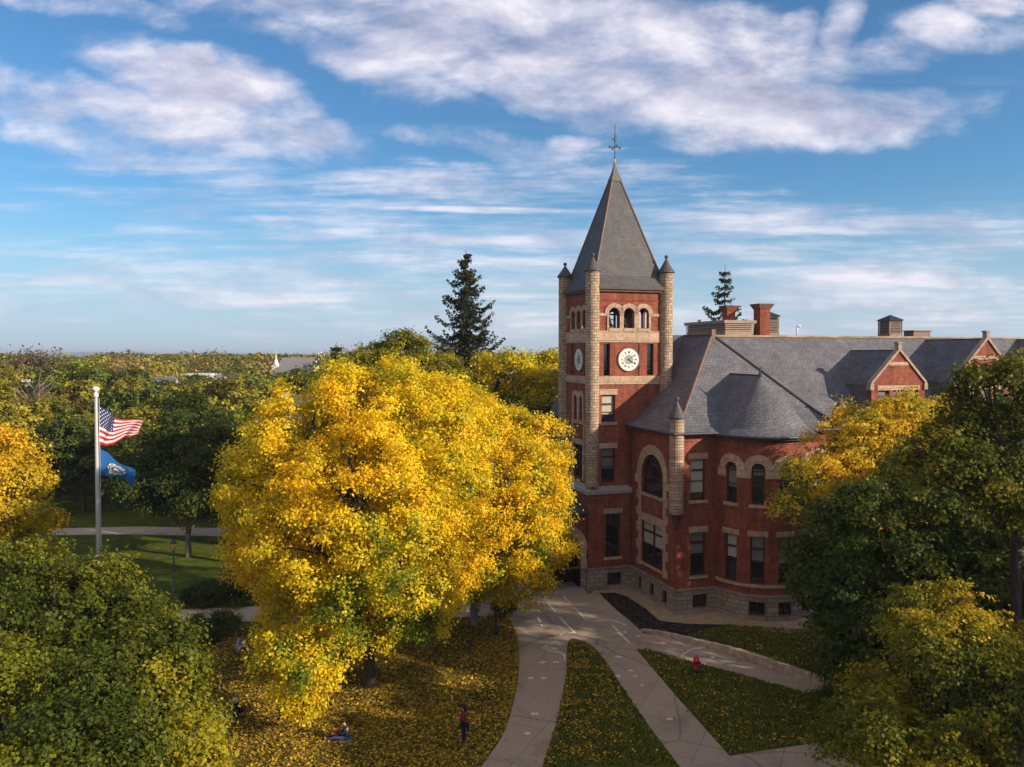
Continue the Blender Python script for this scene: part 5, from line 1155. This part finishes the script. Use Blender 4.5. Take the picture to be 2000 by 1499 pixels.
fl = m.build('flag', [RED, WHT, NVY], None, loc=(fx, FD, 0)); tag(fl, 'striped red and white flag with starred navy canton, upper flag on the pole', 'flag')
st = flagmap([(193.5, 875), (212, 887), (230, 900), (248, 912), (264, 922)], [(193.5, 926), (208, 929), (226, 933), (245, 937), (262, 949)], .10, 1.1, 1.4, 1.)
m = MB()
for i in range(28):
    for j in range(14): m.quad(st(i / 28, j / 14), st(i / 28, (j + 1) / 14), st((i + 1) / 28, (j + 1) / 14), st((i + 1) / 28, j / 14))
sf = m.build('flag', SBL, None, loc=(fx, FD, 0), smooth=True); tag(sf, 'plain blue flag with a round wreathed seal, lower flag on the pole', 'flag')
m = MB(); SC, TC = .50, .55
for off in (-.015, .015):
    def sp_(r, a): return st(SC + r * .62 * math.cos(a), TC + r * .95 * math.sin(a), off)
    for k in range(36):
        a, b = 6.2832 * k / 36, 6.2832 * (k + 1) / 36
        if k % 4 != 3: m.quad(sp_(.30, a), sp_(.30, b), sp_(.35, b), sp_(.35, a), 0)
        m.quad(sp_(.215, a), sp_(.215, b), sp_(.24, b), sp_(.24, a), 0)
        m.quad(sp_(.24, a), sp_(.24, b), sp_(.30, b), sp_(.30, a), 2)
        if k % 3 == 0: m.quad(sp_(.255, a), sp_(.255, a + .1), sp_(.285, a + .1), sp_(.285, a), 0)
    for x0, x1, y0, y1, mi in ((-.13, .13, .04, .09, 1), (-.02, .0, -.13, .04, 0), (-.09, -.02, -.09, .0, 0), (.01, .09, -.09, .0, 0), (-.2, .2, .09, .12, 2)):
        m.add([st(SC + x * .62, TC + y * .95, off * 1.2) for x, y in ((x0, y0), (x1, y0), (x1, y1), (x0, y1))], [(0, 1, 2, 3)], mi)
m.build('seal', [plain('seal_cream', (.75, .62, .45), .8), plain('seal_brown', (.35, .18, .08), .8), plain('seal_dark', (.06, .12, .26), .8)], sf)

# ------------------------------------------------------------------ lamps and hydrant
def lamp(x, y, label, postm, hh=3.7):
    r_ = empty('lamp_post', (x, y, 0), 0, label, 'street lamp', 'lamp posts on the lawns')
    m = MB(); m.lathe((0, 0, 0), [(.16, 0), (.15, .25), (.09, .4), (.07, .6), (.055, hh - .75), (.09, hh - .7), (.06, hh - .62)], 12); m.build('post', postm, r_, True)
    m = MB(); m.lathe((0, 0, hh - .6), [(.12, 0), (.21, .42), (.21, .44)], 8); m.build('lantern', plain('amber_glass', (.75, .52, .14), .3) if 'amber_glass' not in MATS else MATS['amber_glass'], r_)
    m = MB(); m.lathe((0, 0, hh - .16), [(.26, 0), (.24, .04), (.1, .2), (.04, .24), (.05, .3), (.0, .36)], 8)
    for k in range(4): a = k * 1.5708 + .78; m.tube([(.125 * math.cos(a), .125 * math.sin(a), hh - .6), (.22 * math.cos(a), .22 * math.sin(a), hh - .16)], .012, 4)
    m.build('lamp_cap', BLACK, r_)
a_ = at(323, 0, 58); lamp(a_[0], 58, 'grey lamp post with amber lantern on the far lawn, right of the flagpole', plain('grey_post', (.12, .125, .12), .6))
a_ = gp(969, 1240); lamp(a_[0], a_[1], 'black lamp post under the yellow maple beside the curving path', BLACK)
hx, hy = gp(1360, 1318); hr = empty('fire_hydrant', (hx, hy, 0), R(20), 'red fire hydrant with dark base on the grass beside the right-hand walk', 'fire hydrant'); HR = plain('hydrant_red', (.52, .015, .025), .4, 0, .5)
m = MB(); m.lathe((0, 0, 0), [(.16, .0), (.17, .05), (.12, .08), (.115, .3), (.16, .31), (.16, .36), (.14, .38), (.14, .72), (.17, .73), (.17, .79), (.15, .8), (.14, .9), (.08, .98), (.04, 1.0), (.04, 1.06), (.0, 1.07)], 16); m.build('barrel', HR, hr, True)
m = MB(); m.lathe((0, 0, -.02), [(.20, 0), (.20, .06), (.135, .08), (.13, .27)], 14); m.build('base', BLACK, hr)
for s_ in (-1, 1): m = MB(); m.tube([(s_ * .1, 0, .6), (s_ * .23, 0, .6), (s_ * .235, 0, .6), (s_ * .27, 0, .6)], [.06, .06, .075, .05], 10); m.build('outlet', HR, hr, True)
m = MB(); m.tube([(0, -.1, .52), (0, -.24, .52), (0, -.245, .52), (0, -.29, .52)], [.08, .08, .1, .06], 12); m.build('pumper_nozzle', plain('hydrant_blue', (.05, .05, .2), .4), hr, True)
# ------------------------------------------------------------------ people
def skinned(name, verts, edges, radii, mat, parent, root=0, sub=1):
    me = bpy.data.meshes.new(name); bm = bmesh.new(); ly = bm.verts.layers.skin.verify(); vs = []
    for p, r in zip(verts, radii):
        v = bm.verts.new(p); v[ly].radius = (r, r) if not hasattr(r, '__len__') else r; vs.append(v)
    for a, b in edges: bm.edges.new((vs[a], vs[b]))
    vs[root][ly].use_root = True; bm.to_mesh(me); bm.free(); me.materials.append(mat)
    o = bpy.data.objects.new(name, me); COL.objects.link(o); o.parent = parent
    o.modifiers.new('skin', 'SKIN').use_smooth_shade = True; sb = o.modifiers.new('sub', 'SUBSURF'); sb.levels = sub; sb.render_levels = sub
    return o
SKIN = plain('skin', (.42, .24, .16), .55); HAIR = plain('dark_hair', (.02, .012, .008), .6); 
def person(loc, rz, label, J, cols, hair_long=False, extra=None):
    """J: joints. pelvis, chest, neck, head, shoulders, elbows, wrists, hips, knees, ankles, toes"""
    r_ = empty('person', loc, rz, label, 'person'); g = lambda k: Vector(J[k])
    names = ['pelvis', 'belly', 'chest', 'neck', 'head', 'crown', 'shL', 'elL', 'wrL', 'shR', 'elR', 'wrR', 'hipL', 'knL', 'anL', 'toL', 'hipR', 'knR', 'anR', 'toR']
    rad = [.10, .085, .09, .045, (.085, .10), (.07, .08), .05, .038, .028, .05, .038, .028, .085, .058, .04, .03, .085, .058, .04, .03]
    vs = [g(n_) for n_ in names]; ix = {n_: i for i, n_ in enumerate(names)}
    ed = [('pelvis', 'belly'), ('belly', 'chest'), ('chest', 'neck'), ('neck', 'head'), ('head', 'crown'), ('chest', 'shL'), ('shL', 'elL'), ('elL', 'wrL'), ('chest', 'shR'), ('shR', 'elR'), ('elR', 'wrR'),
          ('pelvis', 'hipL'), ('hipL', 'knL'), ('knL', 'anL'), ('anL', 'toL'), ('pelvis', 'hipR'), ('hipR', 'knR'), ('knR', 'anR'), ('anR', 'toR')]
    E_ = [(ix[a], ix[b]) for a, b in ed]
    for s_ in 'LR':                                             # palm, four fingers and a thumb
        w_ = g('wr' + s_); d = (w_ - g('el' + s_)).normalized(); side = d.cross(Vector((0, 1, .2))).normalized(); up = d.cross(side)
        pi = len(vs); vs.append(w_ + d * .07); rad.append((.034, .018)); E_.append((ix['wr' + s_], pi))
        for k in range(4):
            b = w_ + d * .09 + side * (k - 1.5) * .02; ln = (.065, .078, .072, .055)[k]; i0 = len(vs)
            vs += [b, b + d * ln * .55 + up * .01, b + d * ln * .9 + up * .035]; rad += [.009, .008, .007]; E_ += [(pi, i0), (i0, i0 + 1), (i0 + 1, i0 + 2)]
        i0 = len(vs); vs += [w_ + d * .03 + side * .035, w_ + d * .075 + side * .05 + up * .015]; rad += [.011, .009]; E_ += [(pi, i0), (i0, i0 + 1)]
    skinned('body', vs, E_, rad, cols.get('skin', SKIN), r_)
    def sub(name, keys, rr, mat, edges):
        k2 = {k: i for i, k in enumerate(keys)}; skinned(name, [g(k) for k in keys], [(k2[a], k2[b]) for a, b in edges], rr, mat, r_)
    sub('top', ['belly', 'pelvis', 'chest', 'shL', 'elL', 'wrL', 'shR', 'elR', 'wrR', 'neck'], [.14, .145, .155, .085, .062, .042, .085, .062, .042, .065], cols['top'], [('belly', 'pelvis'), ('belly', 'chest'), ('chest', 'shL'), ('shL', 'elL'), ('elL', 'wrL'), ('chest', 'shR'), ('shR', 'elR'), ('elR', 'wrR'), ('chest', 'neck')])
    sub('trousers', ['pelvis', 'hipL', 'knL', 'anL', 'hipR', 'knR', 'anR'], [.14, .105, .075, .058, .105, .075, .058], cols['legs'], [('pelvis', 'hipL'), ('hipL', 'knL'), ('knL', 'anL'), ('pelvis', 'hipR'), ('hipR', 'knR'), ('knR', 'anR')])
    for s_ in 'LR': sub('shoe', ['an' + s_, 'to' + s_], [.055, .045], cols.get('shoe', BLACK), [('an' + s_, 'to' + s_)])
    h, c, nk = g('head'), g('crown'), g('neck'); f = Vector(J.get('face', (-1, 0, 0))).normalized(); up = (c - nk).normalized(); sd = f.cross(up)
    m = MB(); cc = h + up * .035 - f * .025
    for i in range(7):                                          # hair shell: an open cap over the back and top
        for k in range(14):
            def hp(i_, k_):
                th = math.pi * .62 * i_ / 7; ph = 2 * math.pi * k_ / 14; cut = 1 - .0 * i_; dd = up * math.cos(th) + (f * math.cos(ph) + sd * math.sin(ph)) * math.sin(th)
                fr_ = max(0, dd.dot(f)); return cc + dd * (.125 + .01 * math.sin(k_ * 2.3)) + up * .05 * fr_ * (i_ / 7) - f * .03 * fr_
            m.quad(hp(i, k), hp(i, k + 1), hp(i + 1, k + 1), hp(i + 1, k))
    if hair_long: m.tube([cc - f * .05, cc - f * .1 - up * .15, cc - f * .09 - up * .3], [.1, .095, .04], 8)
    m.build('hair', cols.get('hair', HAIR), r_, True)
    m = MB()
    for s_ in (-1, 1): m.lathe(tuple(h + f * .093 + sd * s_ * .035 + up * .02), [(.012, -.006), (.012, .006)], 6, 1)
    m.tube([h + f * .09 + up * .015, h + f * .115 - up * .02], [.012, .016], 6, 0); m.tube([h + f * .095 - up * .05 - sd * .025, h + f * .1 - up * .05 + sd * .025], .008, 5, 2)
    for s_ in (-1, 1): m.tube([h + sd * s_ * .088 + up * .02, h + sd * s_ * .095 - up * .03], [.02, .014], 6, 0)
    m.build('face', [SKIN, BLACK, plain('lips', (.3, .09, .08), .5) if 'lips' not in MATS else MATS['lips']], r_)
    return r_
stand = dict(pelvis=(0, 0, .94), belly=(.0, 0, 1.1), chest=(.01, 0, 1.34), neck=(-.01, 0, 1.5), head=(-.04, 0, 1.62), crown=(-.04, 0, 1.70), face=(-1, -.2, -.25), shL=(.0, -.17, 1.4), elL=(-.02, -.22, 1.14), wrL=(-.2, -.12, 1.2), shR=(.02, .17, 1.4), elR=(.08, .22, 1.12), wrR=(.10, .20, .88),
             hipL=(0, -.09, .9), knL=(-.02, -.09, .5), anL=(.0, -.09, .09), toL=(-.16, -.10, .04), hipR=(0, .09, .9), knR=(.04, .1, .5), anR=(.08, .11, .09), toR=(-.08, .12, .04))
px_, py_ = gp(905, 1455)
NAVY = plain('navy_cloth', (.010, .013, .035), .85); CRIM = plain('crimson_cloth', (.22, .008, .03), .8); DENIM = plain('denim', (.045, .06, .13), .85); LDEN = plain('pale_denim', (.30, .38, .55), .85); MAR = plain('maroon_cloth', (.17, .01, .035), .85); GRYC = plain('pale_grey_cloth', (.36, .35, .42), .85); INK = plain('ink_cloth', (.012, .012, .03), .9); WHC = plain('white_cloth', (.6, .58, .62), .85)
person((px_, py_, .03), R(10), 'person standing in crimson top and dark trousers on the fallen leaves', stand, dict(top=CRIM, legs=NAVY), True)
m = MB(); m.box(-.05, .05, -.17, .17, 0, .30); m.tube([(0, -.13, .28), (0, -.1, .5), (0, .1, .5), (0, .13, .28)], .012, 5)
bg_ = m.build('shoulder_bag', INK, None, loc=(px_ + .2, py_ - .05, .66)); tag(bg_, 'dark shoulder bag hanging at the hip of the standing person in crimson', 'bag')
sit = dict(pelvis=(0, 0, .13), belly=(-.0, 0, .28), chest=(-.03, 0, .54), neck=(-.10, 0, .70), head=(-.18, 0, .80), crown=(-.20, 0, .88), face=(-1, 0, -.7), shL=(-.05, -.17, .60), elL=(-.16, -.2, .36), wrL=(-.38, -.1, .30), shR=(-.05, .17, .60), elR=(-.16, .2, .36), wrR=(-.38, .1, .30),
           hipL=(-.05, -.1, .13), knL=(-.5, -.12, .19), anL=(-.92, -.1, .09), toL=(-.98, -.12, .22), hipR=(-.05, .1, .13), knR=(-.5, .14, .16), anR=(-.92, .14, .09), toR=(-.98, .16, .22))
sx1, sy1 = gp(678, 1448); person((sx1, sy1, .03), 0, 'person in navy top and jeans sitting on the leaves with legs stretched out, reading', sit, dict(top=NAVY, legs=DENIM, shoe=plain('tan_shoe', (.3, .14, .1), .7)))
m = MB(); m.box(-.14, .14, -.11, .11, 0, .02); bk = m.build('open_book', MAR, None, loc=(sx1 - .5, sy1, .37)); bk.rotation_euler = (0, R(20), 0); tag(bk, 'dark red book held by the sitting person in navy', 'book')
m = MB(); m.box(-.3, .18, -.28, .28, 0, .05); bk = m.build('seat_mat', plain('grey_mat', (.14, .15, .12), .9), None, loc=(sx1, sy1, .05)); tag(bk, 'grey green mat under the sitting person in navy', 'mat')
sit2 = {k: (v[0] * (.8 if k[:2] in ('kn', 'an', 'to') else 1), v[1], v[2]) for k, v in sit.items()}; sit2.update(knL=(-.3, -.12, .5), knR=(-.3, .14, .48), anL=(-.45, -.12, .09), anR=(-.45, .14, .09), toL=(-.6, -.12, .06), toR=(-.6, .14, .06), head=(-.1, 0, .84), crown=(-.1, 0, .93), neck=(-.06, 0, .73), face=(-1, 0, -.1))
s3 = gp(465, 1272); person((s3[0], s3[1], .03), R(200), 'person in pale grey clothes sitting on the grass by the dark shrub', sit2, dict(top=GRYC, legs=WHC))
s4 = gp(458, 1404); person((s4[0], s4[1], .03), R(150), 'person in ink dark clothes and white cap sitting hunched beside the lying person', sit2, dict(top=INK, legs=INK, hair=WHC))
lie = dict(pelvis=(0, 0, .14), belly=(.16, 0, .14), chest=(.40, 0, .15), neck=(.56, 0, .18), head=(.67, 0, .2), crown=(.75, 0, .2), face=(0, -.3, .9), shL=(.44, -.17, .14), elL=(.3, -.28, .08), wrL=(.48, -.36, .06), shR=(.44, .17, .14), elR=(.3, .28, .08), wrR=(.1, .28, .06),
           hipL=(-.04, -.1, .13), knL=(-.46, -.12, .16), anL=(-.86, -.12, .08), toL=(-.92, -.14, .2), hipR=(-.04, .1, .13), knR=(-.46, .12, .13), anR=(-.86, .12, .08), toR=(-.92, .14, .2))
s5 = gp(437, 1404); person((s5[0], s5[1], .03), R(12), 'person lying on the leaves in maroon top and pale jeans', lie, dict(top=MAR, legs=LDEN, shoe=plain('russet_shoe', (.35, .1, .05), .7)))
# ------------------------------------------------------------------ air
hzm = bpy.data.materials.new('air'); hzm.use_nodes = True; ht = hzm.node_tree
for n_ in list(ht.nodes): ht.nodes.remove(n_)
ho = ht.nodes.new('ShaderNodeOutputMaterial'); pv = ht.nodes.new('ShaderNodeVolumePrincipled'); pv.inputs['Color'].default_value = (.80, .88, 1, 1); pv.inputs['Density'].default_value = .00016; pv.inputs['Anisotropy'].default_value = .2
ht.links.new(pv.outputs[0], ho.inputs['Volume'])
m = MB(); m.box(-9500, 9500, -3500, 15500, -3, 60); hz = m.build('haze', hzm); hz['kind'] = 'stuff'
